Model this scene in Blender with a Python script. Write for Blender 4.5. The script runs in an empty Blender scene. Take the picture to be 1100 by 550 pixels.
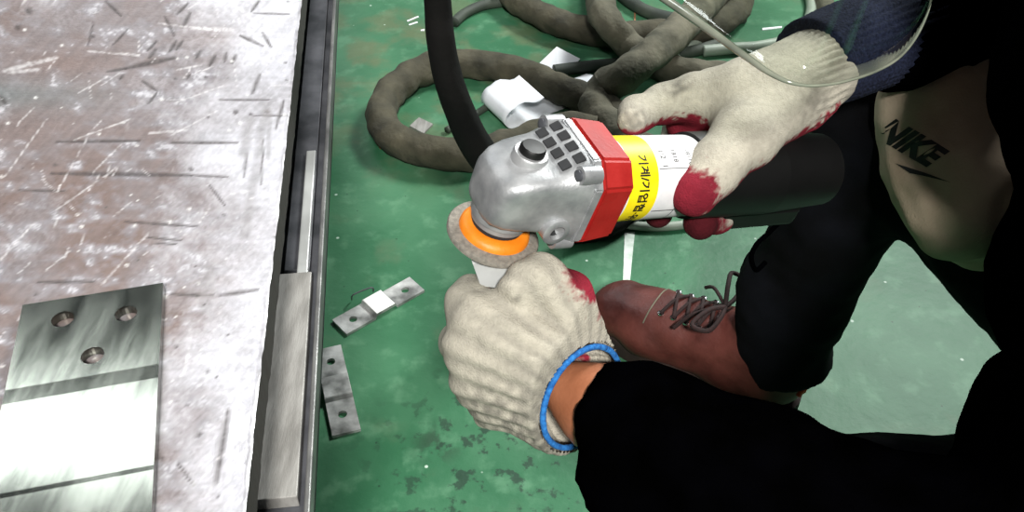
import bpy, bmesh, math, random
import numpy as np
from mathutils import Vector, Matrix, noise as mnoise
from mathutils.bvhtree import BVHTree

random.seed(7); rng = np.random.default_rng(11)
S = bpy.context.scene
COL = S.collection

# ------------------------------------------------------------------ camera
FPX = 1000.0; PITCH = math.atan(905 / 1000); CAMH = 1.05
cam_d = bpy.data.cameras.new('camera'); cam = bpy.data.objects.new('camera', cam_d); COL.objects.link(cam)
cam_d.sensor_width = 36; cam_d.lens = 36 * FPX / 1100; cam_d.clip_start = 0.02
cam.location = (0, 0, CAMH); cam.rotation_euler = (math.pi / 2 - PITCH, 0, 0)
S.camera = cam
cp, sp = math.cos(PITCH), math.sin(PITCH)
F = np.array([0, cp, -sp]); U = np.array([0, sp, cp]); R = np.array([1.0, 0, 0]); CAM = np.array([0, 0, CAMH])

# ------------------------------------------------------------------ world, lamps, exposure
W = bpy.data.worlds.new('world'); S.world = W; W.use_nodes = True
bg = W.node_tree.nodes['Background']; bg.inputs[0].default_value = (0.80, 0.88, 0.92, 1); bg.inputs[1].default_value = 0.035
def area(name, loc, target, sx, sy, power, col):
    d = bpy.data.lights.new(name, 'AREA'); d.shape = 'RECTANGLE'; d.size = sx; d.size_y = sy; d.energy = power; d.color = col
    o = bpy.data.objects.new(name, d); COL.objects.link(o); o.location = loc
    v = Vector(target) - Vector(loc); o.rotation_euler = v.to_track_quat('-Z', 'Y').to_euler()
    return o
area('ceiling_lamp', (-1.95, 2.60, 3.6), (-1.95, 2.60, 0), 1.6, 0.42, 20, (0.95, 0.98, 1.0))
area('ceiling_lamp', (-2.1, 6.4, 3.6), (-2.1, 6.4, 0), 2.0, 2.2, 48, (0.95, 0.98, 1.0))
area('ceiling_lamp', (0.3, -2.2, 3.3), (0.1, 0.6, 0.4), 0.5, 0.35, 142, (1.0, 0.98, 0.94))
area('ceiling_lamp', (2.5, 3.8, 3.6), (1.2, 1.6, 0), 1.4, 1.0, 175, (0.97, 1.0, 0.98))
vs = S.view_settings
vs.view_transform = 'Standard'; vs.look = 'None'; vs.gamma = 1; vs.use_curve_mapping = False; vs.exposure = 0.9

# ------------------------------------------------------------------ helpers
def ray(px, py): return (px - 550) / FPX * R + (275 - py) / FPX * U + F
def C(px, py, d): return CAM + d * ray(px, py)            # photo pixel at a given depth
def P(px, py, z):                                          # photo pixel on a horizontal plane
    r = ray(px, py); return CAM + r * ((z - CAMH) / r[2])
def proj(v):
    q = np.asarray(v) - CAM; d = q @ F
    return 550 + FPX * (q @ R) / d, 275 - FPX * (q @ U) / d
def camvec(x, y, z): return x * R + y * U + z * F
def nrm(v): v = np.asarray(v, float); return v / np.linalg.norm(v)

def mesh(name, verts, faces, mat=None, parent=None, smooth=True):
    me = bpy.data.meshes.new(name)
    me.from_pydata([tuple(map(float, v)) for v in verts], [], [tuple(map(int, f)) for f in faces]); me.update()
    if smooth: me.polygons.foreach_set('use_smooth', [True] * len(me.polygons))
    o = bpy.data.objects.new(name, me); COL.objects.link(o)
    if mat: me.materials.append(mat)
    if parent: o.parent = parent
    return o
def bm_obj(name, bm, mat=None, parent=None, smooth=False):
    bmesh.ops.recalc_face_normals(bm, faces=bm.faces[:])
    me = bpy.data.meshes.new(name); bm.to_mesh(me); bm.free()
    if smooth: me.polygons.foreach_set('use_smooth', [True] * len(me.polygons))
    o = bpy.data.objects.new(name, me); COL.objects.link(o)
    if mat: me.materials.append(mat)
    if parent: o.parent = parent
    return o
def fix_normals(o):
    bm = bmesh.new(); bm.from_mesh(o.data); bmesh.ops.recalc_face_normals(bm, faces=bm.faces[:]); bm.to_mesh(o.data); bm.free()
def empty(name, loc=(0, 0, 0)):
    o = bpy.data.objects.new(name, None); COL.objects.link(o); o.empty_display_size = 0.05
    return o                                               # world-space parts are parented at the origin of the thing
def tag(o, label=None, cat=None, group=None, kind=None):
    if label: o['label'] = label
    if cat: o['category'] = cat
    if group: o['group'] = group
    if kind: o['kind'] = kind
    return o
def rebase(root, base):
    """move the empty to the thing's base, keeping its parts where they are"""
    b = Vector(base); root.location = b
    for c in root.children: c.matrix_parent_inverse = Matrix.Translation(-b)

def xf_pts(M, pts): return [tuple(M @ Vector(p)) for p in pts]
def frame(o, x, y, z):
    return Matrix(((x[0], y[0], z[0], o[0]), (x[1], y[1], z[1], o[1]), (x[2], y[2], z[2], o[2]), (0, 0, 0, 1)))

def box_bm(bm, lo, hi, bevel=0.0, M=None):
    vs_ = [(x, y, z) for x in (lo[0], hi[0]) for y in (lo[1], hi[1]) for z in (lo[2], hi[2])]
    v = [bm.verts.new(p) for p in vs_]
    fs = [bm.faces.new([v[i] for i in f]) for f in ((0, 1, 3, 2), (4, 6, 7, 5), (0, 4, 5, 1), (2, 3, 7, 6), (0, 2, 6, 4), (1, 5, 7, 3))]
    if bevel:
        es = list({e for f in fs for e in f.edges})
        r = bmesh.ops.bevel(bm, geom=es, offset=bevel, segments=2, affect='EDGES', profile=0.5)
        v = list({x for f in r['faces'] for x in f.verts} | {x for x in v if x.is_valid})
    if M is not None: bmesh.ops.transform(bm, matrix=M, verts=v)
    return v
def lathe(name, prof, M, mat, parent=None, n=40, smooth=True):
    """prof: list of (r, z) revolved about local z"""
    V, Fc = [], []
    for (r, z) in prof:
        for k in range(n):
            a = 2 * math.pi * k / n; V.append((r * math.cos(a), r * math.sin(a), z))
    for i in range(len(prof) - 1):
        for k in range(n):
            k2 = (k + 1) % n; Fc.append((i * n + k, i * n + k2, (i + 1) * n + k2, (i + 1) * n + k))
    Fc.append(tuple(range(n))[::-1]); Fc.append(tuple((len(prof) - 1) * n + k for k in range(n)))
    o = mesh(name, xf_pts(M, V), Fc, mat, parent, smooth); fix_normals(o)
    if smooth: sharp(o, 40)
    return o
def sharp(o, deg):
    bm = bmesh.new(); bm.from_mesh(o.data)
    for e in bm.edges:
        if len(e.link_faces) == 2 and e.calc_face_angle(0) > math.radians(deg): e.smooth = False
    bm.to_mesh(o.data); bm.free()
def catmull(pts, sub):
    pts = [np.asarray(p, float) for p in pts]; out = []
    n = len(pts)
    for i in range(n - 1):
        p0 = pts[max(i - 1, 0)]; p1 = pts[i]; p2 = pts[i + 1]; p3 = pts[min(i + 2, n - 1)]
        for k in range(sub):
            t = k / sub
            out.append(0.5 * (2 * p1 + (p2 - p0) * t + (2 * p0 - 5 * p1 + 4 * p2 - p3) * t * t + (3 * p1 - p0 - 3 * p2 + p3) * t ** 3))
    out.append(pts[-1]); return out
def tube(name, pts, rad, mat, parent=None, n=14, sub=8, wrinkle=0.0, flat=1.0, seed=0, caps=True, wf=30):
    """pts (N,3); rad: float or one per control point"""
    if not hasattr(rad, '__len__'): rad = [rad] * len(pts)
    q = catmull([np.append(np.asarray(p, float), r) for p, r in zip(pts, rad)], sub)
    path = np.array([a[:3] for a in q]); rr = np.array([a[3] for a in q])
    T = np.gradient(path, axis=0); T /= np.linalg.norm(T, axis=1)[:, None]
    up = np.array([0, 0, 1.0])
    if abs(T[0] @ up) > 0.9: up = np.array([1.0, 0, 0])
    V, Fc = [], []
    s = np.cross(T[0], up); s = nrm(s); L = 0
    for i in range(len(path)):
        s = s - (s @ T[i]) * T[i]; s = nrm(s); b = np.cross(s, T[i])
        if i: L += np.linalg.norm(path[i] - path[i - 1])
        for k in range(n):
            a = 2 * math.pi * k / n; r = rr[i]
            if wrinkle:
                tw = a + L * 4
                r *= 1 + wrinkle * (mnoise.noise(Vector((L * wf, math.cos(a) * 1.3 + seed, math.sin(a) * 1.3))) + 0.6 * math.sin(tw * 2 + L * 9 + seed) * mnoise.noise(Vector((L * 8, seed, 3.1))))
            V.append(path[i] + r * (math.cos(a) * s + flat * math.sin(a) * b))
    m = len(path)
    for i in range(m - 1):
        for k in range(n):
            k2 = (k + 1) % n; Fc.append((i * n + k, i * n + k2, (i + 1) * n + k2, (i + 1) * n + k))
    if caps: Fc.append(tuple(range(n))[::-1]); Fc.append(tuple((m - 1) * n + k for k in range(n)))
    o = mesh(name, V, Fc, mat, parent); fix_normals(o); return o

# ---- smooth distance-field surfaces (bodies, gloves, clothing, boots)
def sdf_mesh(segs, vox, k=0.01, clips=(), pad=0.02):
    """segs: (a, b, ra, rb) tapered capsules, blended with smooth minimum k; clips: (point, normal) keep the side the normal points to"""
    A = np.array([s[0] for s in segs], float); B = np.array([s[1] for s in segs], float)
    ra = np.array([s[2] for s in segs]); rb = np.array([s[3] for s in segs])
    lo = np.minimum((A - ra[:, None]).min(0), (B - rb[:, None]).min(0)) - pad
    hi = np.maximum((A + ra[:, None]).max(0), (B + rb[:, None]).max(0)) + pad
    n = np.ceil((hi - lo) / vox).astype(int) + 1
    gx, gy, gz = [lo[i] + vox * np.arange(n[i]) for i in range(3)]
    X, Y, Z = np.meshgrid(gx, gy, gz, indexing='ij')
    X = X.astype(np.float32); Y = Y.astype(np.float32); Z = Z.astype(np.float32)
    D = None
    for i in range(len(segs)):
        ab = B[i] - A[i]; l2 = max(ab @ ab, 1e-10)
        t = np.clip(((X - A[i][0]) * ab[0] + (Y - A[i][1]) * ab[1] + (Z - A[i][2]) * ab[2]) / l2, 0, 1)
        d = np.sqrt((X - A[i][0] - t * ab[0]) ** 2 + (Y - A[i][1] - t * ab[1]) ** 2 + (Z - A[i][2] - t * ab[2]) ** 2) - (ra[i] + t * (rb[i] - ra[i]))
        if D is None: D = d
        else:
            h = np.clip(0.5 + 0.5 * (D - d) / k, 0, 1); D = D * (1 - h) + d * h - k * h * (1 - h)
    for (p, nn) in clips:
        pl = -((X - p[0]) * nn[0] + (Y - p[1]) * nn[1] + (Z - p[2]) * nn[2])
        D = np.maximum(D, pl)
    return nets(D, lo, vox)
def nets(D, lo, vox):
    s = D < 0
    nx, ny, nz = D.shape
    cnt = np.zeros((nx - 1, ny - 1, nz - 1), np.float32); acc = np.zeros((nx - 1, ny - 1, nz - 1, 3), np.float32)
    def sl(o): return tuple(slice(o[i], D.shape[i] - 1 + o[i]) for i in range(3))
    for ax in range(3):
        for c in range(4):
            o1 = [0, 0, 0]; oth = [i for i in range(3) if i != ax]; o1[oth[0]] = c & 1; o1[oth[1]] = c >> 1
            o2 = list(o1); o2[ax] = 1
            d1, d2 = D[sl(o1)], D[sl(o2)]; m = (d1 < 0) != (d2 < 0)
            t = np.where(m, d1 / np.where(m, d1 - d2, 1), 0)
            cnt += m
            for j in range(3):
                acc[..., j] += np.where(m, (t if j == ax else o1[j]), 0)
    act = cnt > 0
    idx = -np.ones(act.shape, int); idx[act] = np.arange(act.sum())
    ii = np.argwhere(act)
    V = lo + vox * (ii + acc[act] / cnt[act][:, None])
    Fc = []
    for ax in range(3):
        o1, o2 = [i for i in range(3) if i != ax]
        a = [slice(None)] * 3; b = [slice(None)] * 3; a[ax] = slice(0, -1); b[ax] = slice(1, None)
        ch = s[tuple(a)] != s[tuple(b)]
        e = np.argwhere(ch); e = e[(e[:, o1] > 0) & (e[:, o2] > 0) & (e[:, o1] < D.shape[o1] - 1) & (e[:, o2] < D.shape[o2] - 1)]
        ins = s[tuple(e.T)]
        def cell(da, db):
            q = e.copy(); q[:, o1] -= da; q[:, o2] -= db; return idx[tuple(q.T)]
        q = np.stack([cell(1, 1), cell(0, 1), cell(0, 0), cell(1, 0)], 1)
        flip = ins if ax != 1 else ~ins
        q[~flip] = q[~flip][:, ::-1]
        Fc.append(q)
    Fc = np.concatenate(Fc); Fc = Fc[(Fc >= 0).all(1)]
    return V, Fc
def np_mesh(name, V, Fc, mat=None, parent=None, smooth=True):
    me = bpy.data.meshes.new(name)
    V = np.asarray(V, np.float32); Fc = np.asarray(Fc, np.int32); k = Fc.shape[1]
    me.vertices.add(len(V)); me.vertices.foreach_set('co', V.ravel())
    me.loops.add(Fc.size); me.loops.foreach_set('vertex_index', Fc.ravel())
    me.polygons.add(len(Fc)); me.polygons.foreach_set('loop_start', np.arange(len(Fc)) * k); me.polygons.foreach_set('loop_total', np.full(len(Fc), k))
    me.update(calc_edges=True); me.validate()
    if smooth: me.polygons.foreach_set('use_smooth', [True] * len(me.polygons))
    o = bpy.data.objects.new(name, me); COL.objects.link(o)
    if mat: me.materials.append(mat)
    if parent: o.parent = parent
    return o
def vnormals(o):
    n = np.zeros(len(o.data.vertices) * 3, np.float32); o.data.vertices.foreach_get('normal', n); return n.reshape(-1, 3)
def coords(o):
    n = np.zeros(len(o.data.vertices) * 3, np.float32); o.data.vertices.foreach_get('co', n); return n.reshape(-1, 3)
def set_coords(o, V): o.data.vertices.foreach_set('co', np.asarray(V, np.float32).ravel()); o.data.update()
def vcol(o, rgb, name='Col'):
    a = o.data.color_attributes.new(name, 'FLOAT_COLOR', 'POINT')
    a.data.foreach_set('color', np.concatenate([rgb, np.ones((len(rgb), 1))], 1).astype(np.float32).ravel())
def pnoise(V, sc, seed=0.0):
    return np.array([mnoise.noise(Vector((float(v[0]) * sc + seed, float(v[1]) * sc, float(v[2]) * sc))) for v in V])
def displace(o, amp, sc, seed=0.0, aniso=None):
    V = coords(o); N = vnormals(o); Q = V.copy()
    if aniso is not None: Q = Q * np.asarray(aniso)
    set_coords(o, V + N * (pnoise(Q, sc, seed) * amp)[:, None])
def tex2(u, v, seed, sc, octv=4):
    """numpy fractal value noise on arrays u, v, range about -1..1"""
    out = np.zeros_like(u); a = 1.0; tot = 0
    for o in range(octv):
        r = np.random.default_rng(seed + o); g = r.uniform(-1, 1, (257, 257))
        x = u * sc; y = v * sc; xi = np.floor(x).astype(int); yi = np.floor(y).astype(int); fx = x - xi; fy = y - yi
        fx = fx * fx * (3 - 2 * fx); fy = fy * fy * (3 - 2 * fy); w = lambda i, j: g[i % 257, j % 257]
        out += a * ((w(xi, yi) * (1 - fx) + w(xi + 1, yi) * fx) * (1 - fy) + (w(xi, yi + 1) * (1 - fx) + w(xi + 1, yi + 1) * fx) * fy)
        tot += a; a *= 0.55; sc *= 2.1
    return out / tot * 1.6

# ------------------------------------------------------------------ materials
def srgb(r, g, b):
    f = lambda c: (c / 255 / 12.92) if c / 255 <= 0.04045 else ((c / 255 + 0.055) / 1.055) ** 2.4
    return (f(r), f(g), f(b), 1)
def material(name, c1, c2=None, scale=20, rough=0.6, rough2=None, metal=0.0, bump=0.0, bscale=None, spec=0.5, detail=5, stretch=(1, 1, 1), vc=False, sheen=0.0, contrast=(0.35, 0.65)):
    m = bpy.data.materials.new(name); m.use_nodes = True; nt = m.node_tree; N = nt.nodes; L = nt.links; p = N['Principled BSDF']
    p.inputs['Roughness'].default_value = rough; p.inputs['Metallic'].default_value = metal; p.inputs['Specular IOR Level'].default_value = spec
    if sheen: p.inputs['Sheen Weight'].default_value = sheen
    tc = N.new('ShaderNodeTexCoord'); mp = N.new('ShaderNodeMapping'); mp.inputs['Scale'].default_value = stretch
    L.new(tc.outputs['Object'], mp.inputs['Vector'])
    nz = N.new('ShaderNodeTexNoise'); nz.inputs['Scale'].default_value = scale; nz.inputs['Detail'].default_value = detail; L.new(mp.outputs[0], nz.inputs['Vector'])
    rp = N.new('ShaderNodeValToRGB'); rp.color_ramp.elements[0].position, rp.color_ramp.elements[1].position = contrast
    L.new(nz.outputs['Fac'], rp.inputs['Fac'])
    rp.color_ramp.elements[0].color = c1; rp.color_ramp.elements[1].color = c2 or c1
    col = rp.outputs['Color']
    if vc:
        at = N.new('ShaderNodeVertexColor'); at.layer_name = 'Col'
        mx = N.new('ShaderNodeMix'); mx.data_type = 'RGBA'; mx.blend_type = 'MULTIPLY'; mx.inputs['Factor'].default_value = 1
        L.new(at.outputs['Color'], mx.inputs['A']); L.new(col, mx.inputs['B']); col = mx.outputs['Result']
    L.new(col, p.inputs['Base Color'])
    if rough2 is not None:
        mr = N.new('ShaderNodeMapRange'); mr.inputs['From Min'].default_value = 0.3; mr.inputs['From Max'].default_value = 0.7; mr.inputs['To Min'].default_value = rough; mr.inputs['To Max'].default_value = rough2
        L.new(nz.outputs['Fac'], mr.inputs['Value']); L.new(mr.outputs[0], p.inputs['Roughness'])
    if bump:
        b = N.new('ShaderNodeBump'); b.inputs['Strength'].default_value = 1.0; b.inputs['Distance'].default_value = bump
        n2 = N.new('ShaderNodeTexNoise'); n2.inputs['Scale'].default_value = bscale or scale * 3; n2.inputs['Detail'].default_value = 4; L.new(mp.outputs[0], n2.inputs['Vector'])
        L.new(n2.outputs['Fac'], b.inputs['Height']); L.new(b.outputs['Normal'], p.inputs['Normal'])
    return m
M = {}
M['steel'] = material('mill_steel', srgb(92, 92, 92), srgb(126, 126, 124), 25, 0.5, 0.35, 0.3, 0.0003, 200)
M['steel_dark'] = material('dark_mill_scale_steel', srgb(58, 60, 64), srgb(92, 93, 98), 30, 0.5, 0.4, 0.15, 0.0003, 150)
M['bar'] = material('grey_flat_bar_steel', srgb(124, 122, 118), srgb(156, 154, 150), 40, 0.55, 0.45, 0.1, 0.0003, 300, stretch=(3, 0.6, 1))
M['polished'] = material('polished_steel', srgb(190, 192, 190), srgb(220, 222, 220), 18, 0.28, 0.40, 0.5, 0.00004, 400)
M['link'] = material('ground_link_steel', srgb(110, 112, 110), srgb(215, 216, 214), 28, 0.3, 0.4, 0.35, 0.0001, 300)
M['pad'] = material('bright_ground_pad', srgb(232, 232, 230), srgb(244, 244, 242), 40, 0.5, None, 0.0)
M['plate'] = material('ground_plate_steel', srgb(92, 96, 90), srgb(126, 130, 122), 30, 0.13, 0.20, 1.0, 0.00005, 60, stretch=(2.5, 0.5, 1))
M['cast'] = material('cast_aluminium', srgb(150, 152, 154), srgb(182, 183, 184), 60, 0.42, 0.5, 0.55, 0.0002, 500)
M['black_plastic'] = material('black_plastic', srgb(5, 5, 5), srgb(9, 9, 9), 40, 0.5, None, 0)
M['slot'] = material('dark_vent_opening', srgb(30, 31, 33), srgb(38, 39, 41), 40, 0.8)
M['red_plastic'] = material('red_plastic', srgb(142, 20, 18), srgb(164, 32, 28), 35, 0.42, 0.55, 0, 0.0002, 300)
M['yellow'] = material('yellow_label', srgb(238, 214, 10), srgb(246, 226, 30), 90, 0.45)
M['white_label'] = material('white_label', srgb(214, 214, 216), srgb(232, 232, 232), 60, 0.45)
M['ink'] = material('black_ink', srgb(12, 12, 12), srgb(20, 20, 20), 60, 0.6)
M['orange'] = material('orange_backing', srgb(226, 122, 18), srgb(240, 140, 34), 60, 0.5, None, 0, 0.0003, 400)
M['abrasive'] = material('grey_abrasive', srgb(112, 108, 100), srgb(138, 132, 122), 300, 0.9, None, 0, 0.0006, 900)
M['cable'] = material('olive_canvas_sleeve', srgb(44, 43, 33), srgb(84, 80, 64), 16, 0.9, None, 0, 0.006, 38, contrast=(0.3, 0.7))
M['cable_pale'] = material('dusty_canvas_sleeve', srgb(62, 62, 50), srgb(112, 108, 92), 16, 0.9, None, 0, 0.006, 34, contrast=(0.3, 0.7))
M['rubber'] = material('dark_rubber', srgb(40, 48, 42), srgb(62, 70, 60), 14, 0.7, None, 0, 0.0005, 90)
M['hose_grey'] = material('grey_hose', srgb(126, 138, 126), srgb(150, 160, 146), 20, 0.5)
M['black_hose'] = material('black_canvas_hose', srgb(4, 4, 4), srgb(12, 11, 10), 22, 0.9, None, 0, 0.001, 120, spec=0.2)
M['edge'] = material('moulded_edge_sheen', srgb(104, 110, 98), srgb(140, 144, 128), 30, 0.12, None, 0, spec=0.8)
M['paper'] = material('white_paper', srgb(226, 230, 236), srgb(238, 240, 243), 12, 0.8)
M['tape'] = material('white_tape', srgb(190, 206, 192), srgb(226, 232, 226), 60, 0.7)
M['wood'] = material('brown_wood', srgb(120, 84, 56), srgb(150, 110, 76), 60, 0.8, None, 0, 0.0004, 200, stretch=(1, 6, 1))
M['jacket'] = material('black_jacket_cloth', srgb(1, 1, 1), srgb(2, 2, 3), 30, 1.0, None, 0, 0.0006, 500, spec=0.0)
M['trouser'] = material('dark_navy_trouser_cloth', srgb(3, 3, 4), srgb(10, 11, 16), 14, 0.95, None, 0, 0.0005, 700, spec=0.1)
M['navy_knit'] = material('navy_knit', srgb(16, 20, 36), srgb(34, 40, 62), 400, 0.95, None, 0, 0.001, 500, spec=0.2)
M['shirt'] = material('beige_sweatshirt', srgb(166, 148, 126), srgb(190, 172, 150), 12, 0.95, None, 0, 0.0006, 400, spec=0.2)
M['skin'] = material('skin', srgb(148, 90, 60), srgb(172, 110, 78), 25, 0.5, None, 0, 0.0003, 300)
M['hair'] = material('black_hair', srgb(8, 7, 7), srgb(18, 16, 15), 200, 0.6, None, 0, 0.001, 300)
M['eye'] = material('eye_white', srgb(225, 222, 216), srgb(235, 232, 228), 20, 0.2)
M['lip'] = material('lip', srgb(150, 84, 74), srgb(165, 96, 84), 30, 0.5)
M['glove'] = material('knitted_cotton_glove', (0.86, 0.86, 0.86, 1), (1, 1, 1, 1), 240, 0.95, None, 0, 0.0011, 700, spec=0.15, vc=True)
M['blue_trim'] = material('blue_overlock_trim', srgb(14, 82, 150), srgb(40, 122, 196), 260, 0.9, None, 0, 0.001, 600)
M['leather'] = material('red_brown_leather', srgb(54, 21, 18), srgb(100, 50, 43), 14, 0.42, 0.6, 0, 0.0006, 160)
M['sole'] = material('dark_rubber_sole', srgb(34, 24, 20), srgb(50, 36, 30), 40, 0.8)
M['lace'] = material('dark_brown_lace', srgb(24, 9, 8), srgb(40, 16, 14), 200, 0.85)
M['eyelet'] = material('bright_eyelet', srgb(190, 190, 192), srgb(210, 210, 212), 50, 0.2, None, 1.0)
M['orange_mark'] = material('orange_boot_mark', srgb(210, 70, 20), srgb(230, 96, 36), 120, 0.6)

def floor_material():
    m = bpy.data.materials.new('green_floor_paint'); m.use_nodes = True; nt = m.node_tree; N = nt.nodes; L = nt.links; p = N['Principled BSDF']
    tc = N.new('ShaderNodeTexCoord')
    def noise(sc, det=5, rough=0.55):
        n = N.new('ShaderNodeTexNoise'); n.inputs['Scale'].default_value = sc; n.inputs['Detail'].default_value = det; n.inputs['Roughness'].default_value = rough
        L.new(tc.outputs['Object'], n.inputs['Vector']); return n.outputs['Fac']
    def ramp(f, a, b):
        r = N.new('ShaderNodeMapRange'); r.interpolation_type = 'SMOOTHSTEP'; r.inputs['From Min'].default_value = a; r.inputs['From Max'].default_value = b; L.new(f, r.inputs['Value']); return r.outputs[0]
    def mix(f, a, b, mode='MIX'):
        x = N.new('ShaderNodeMix'); x.data_type = 'RGBA'; x.blend_type = mode
        if isinstance(f, float): x.inputs['Factor'].default_value = f
        else: L.new(f, x.inputs['Factor'])
        for s_, v in (('A', a), ('B', b)):
            if isinstance(v, tuple): x.inputs[s_].default_value = v
            else: L.new(v, x.inputs[s_])
        return x.outputs['Result']
    def mul(a, b):
        x = N.new('ShaderNodeMath'); x.operation = 'MULTIPLY'
        for i, v in enumerate((a, b)):
            if isinstance(v, float): x.inputs[i].default_value = v
            else: L.new(v, x.inputs[i])
        return x.outputs[0]
    def region(cx, cy, r0, r1):
        d = N.new('ShaderNodeVectorMath'); d.operation = 'DISTANCE'; L.new(tc.outputs['Object'], d.inputs[0]); d.inputs[1].default_value = (cx, cy, 0)
        return ramp(d.outputs['Value'], r1, r0)
    c = mix(ramp(noise(3.0), 0.35, 0.68), srgb(46, 99, 68), srgb(72, 122, 90))
    c = mix(mul(ramp(noise(22, 6), 0.50, 0.72), 0.45), c, srgb(104, 150, 118))
    c = mix(mul(ramp(noise(7, 6), 0.56, 0.74), 0.5), c, srgb(96, 108, 84))           # rusty dust film
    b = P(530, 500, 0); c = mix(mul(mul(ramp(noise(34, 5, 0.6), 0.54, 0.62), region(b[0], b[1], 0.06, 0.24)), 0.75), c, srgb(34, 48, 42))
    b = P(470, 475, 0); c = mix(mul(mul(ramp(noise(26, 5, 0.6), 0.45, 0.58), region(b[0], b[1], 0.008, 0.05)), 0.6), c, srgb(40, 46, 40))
    b = P(450, 60, 0); c = mix(mul(mul(ramp(noise(9, 5), 0.44, 0.62), region(b[0], b[1], 0.1, 0.6)), 0.6), c, srgb(104, 104, 76))
    vo = N.new('ShaderNodeTexVoronoi'); vo.inputs['Scale'].default_value = 17; L.new(tc.outputs['Object'], vo.inputs['Vector'])
    c = mix(mul(ramp(vo.outputs['Distance'], 0.055, 0.03), 0.85), c, srgb(196, 214, 200))
    vo2 = N.new('ShaderNodeTexVoronoi'); vo2.inputs['Scale'].default_value = 29; L.new(tc.outputs['Object'], vo2.inputs['Vector'])
    c = mix(mul(ramp(vo2.outputs['Distance'], 0.06, 0.035), 0.6), c, srgb(30, 50, 40))
    L.new(c, p.inputs['Base Color'])
    p.inputs['Roughness'].default_value = 0.5; p.inputs['Specular IOR Level'].default_value = 0.28
    bp = N.new('ShaderNodeBump'); bp.inputs['Distance'].default_value = 0.0012; L.new(noise(40, 4), bp.inputs['Height']); L.new(bp.outputs['Normal'], p.inputs['Normal'])
    return m
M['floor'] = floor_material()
def table_material():
    m = bpy.data.materials.new('worn_table_steel'); m.use_nodes = True; nt = m.node_tree; N = nt.nodes; L = nt.links; p = N['Principled BSDF']
    at = N.new('ShaderNodeVertexColor'); at.layer_name = 'Col'; L.new(at.outputs['Color'], p.inputs['Base Color'])
    rg = N.new('ShaderNodeVertexColor'); rg.layer_name = 'Rough'; sx = N.new('ShaderNodeSeparateColor'); L.new(rg.outputs['Color'], sx.inputs[0])
    L.new(sx.outputs['Red'], p.inputs['Roughness']); L.new(sx.outputs['Green'], p.inputs['Metallic'])
    tc = N.new('ShaderNodeTexCoord'); nz = N.new('ShaderNodeTexNoise'); nz.inputs['Scale'].default_value = 260; nz.inputs['Detail'].default_value = 5; L.new(tc.outputs['Object'], nz.inputs['Vector'])
    b = N.new('ShaderNodeBump'); b.inputs['Distance'].default_value = 0.0004; L.new(nz.outputs['Fac'], b.inputs['Height']); L.new(b.outputs['Normal'], p.inputs['Normal'])
    return m
M['table'] = table_material()
def clear_material():
    m = bpy.data.materials.new('clear_polycarbonate'); m.use_nodes = True; nt = m.node_tree; N = nt.nodes; L = nt.links
    for n in list(N): N.remove(n)
    o = N.new('ShaderNodeOutputMaterial'); t = N.new('ShaderNodeBsdfTransparent'); t.inputs[0].default_value = (0.93, 0.95, 0.93, 1)
    g = N.new('ShaderNodeBsdfGlossy'); g.inputs['Roughness'].default_value = 0.04
    lw = N.new('ShaderNodeLayerWeight'); pw = N.new('ShaderNodeMath'); pw.operation = 'POWER'; pw.inputs[1].default_value = 4.5; L.new(lw.outputs['Facing'], pw.inputs[0])
    fr = N.new('ShaderNodeMapRange'); fr.inputs['To Min'].default_value = 0.05; fr.inputs['To Max'].default_value = 0.85; L.new(pw.outputs[0], fr.inputs['Value']); mx = N.new('ShaderNodeMixShader')
    L.new(fr.outputs[0], mx.inputs[0]); L.new(t.outputs[0], mx.inputs[1]); L.new(g.outputs[0], mx.inputs[2]); L.new(mx.outputs[0], o.inputs[0])
    return m
M['clear'] = clear_material()

# ------------------------------------------------------------------ floor
bm = bmesh.new(); box_bm(bm, (-4, -3, -0.08), (4, 8, 0))
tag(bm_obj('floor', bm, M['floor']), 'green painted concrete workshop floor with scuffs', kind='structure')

# ------------------------------------------------------------------ work table (left)
ZT = 0.60
tA = P(265, 550, ZT); tB = P(325, 0, ZT)
tv = nrm(tB - tA); tv[2] = 0; tv = nrm(tv)                 # along the edge, away from the camera
tl = np.array([tv[1], -tv[0], 0])                          # outwards, to the right
table = empty('work_table')
tag(table, 'heavy scratched steel work table with a worn bright edge', 'table')
def TW(u, v, z): return tA + u * tl + v * tv + np.array([0, 0, z - ZT])
def lat(px, py, z):                                        # lateral position of a pixel on height z
    return float((P(px, py, z) - tA) @ tl)
def alongv(px, py, z): return float((P(px, py, z) - tA) @ tv)

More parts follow.
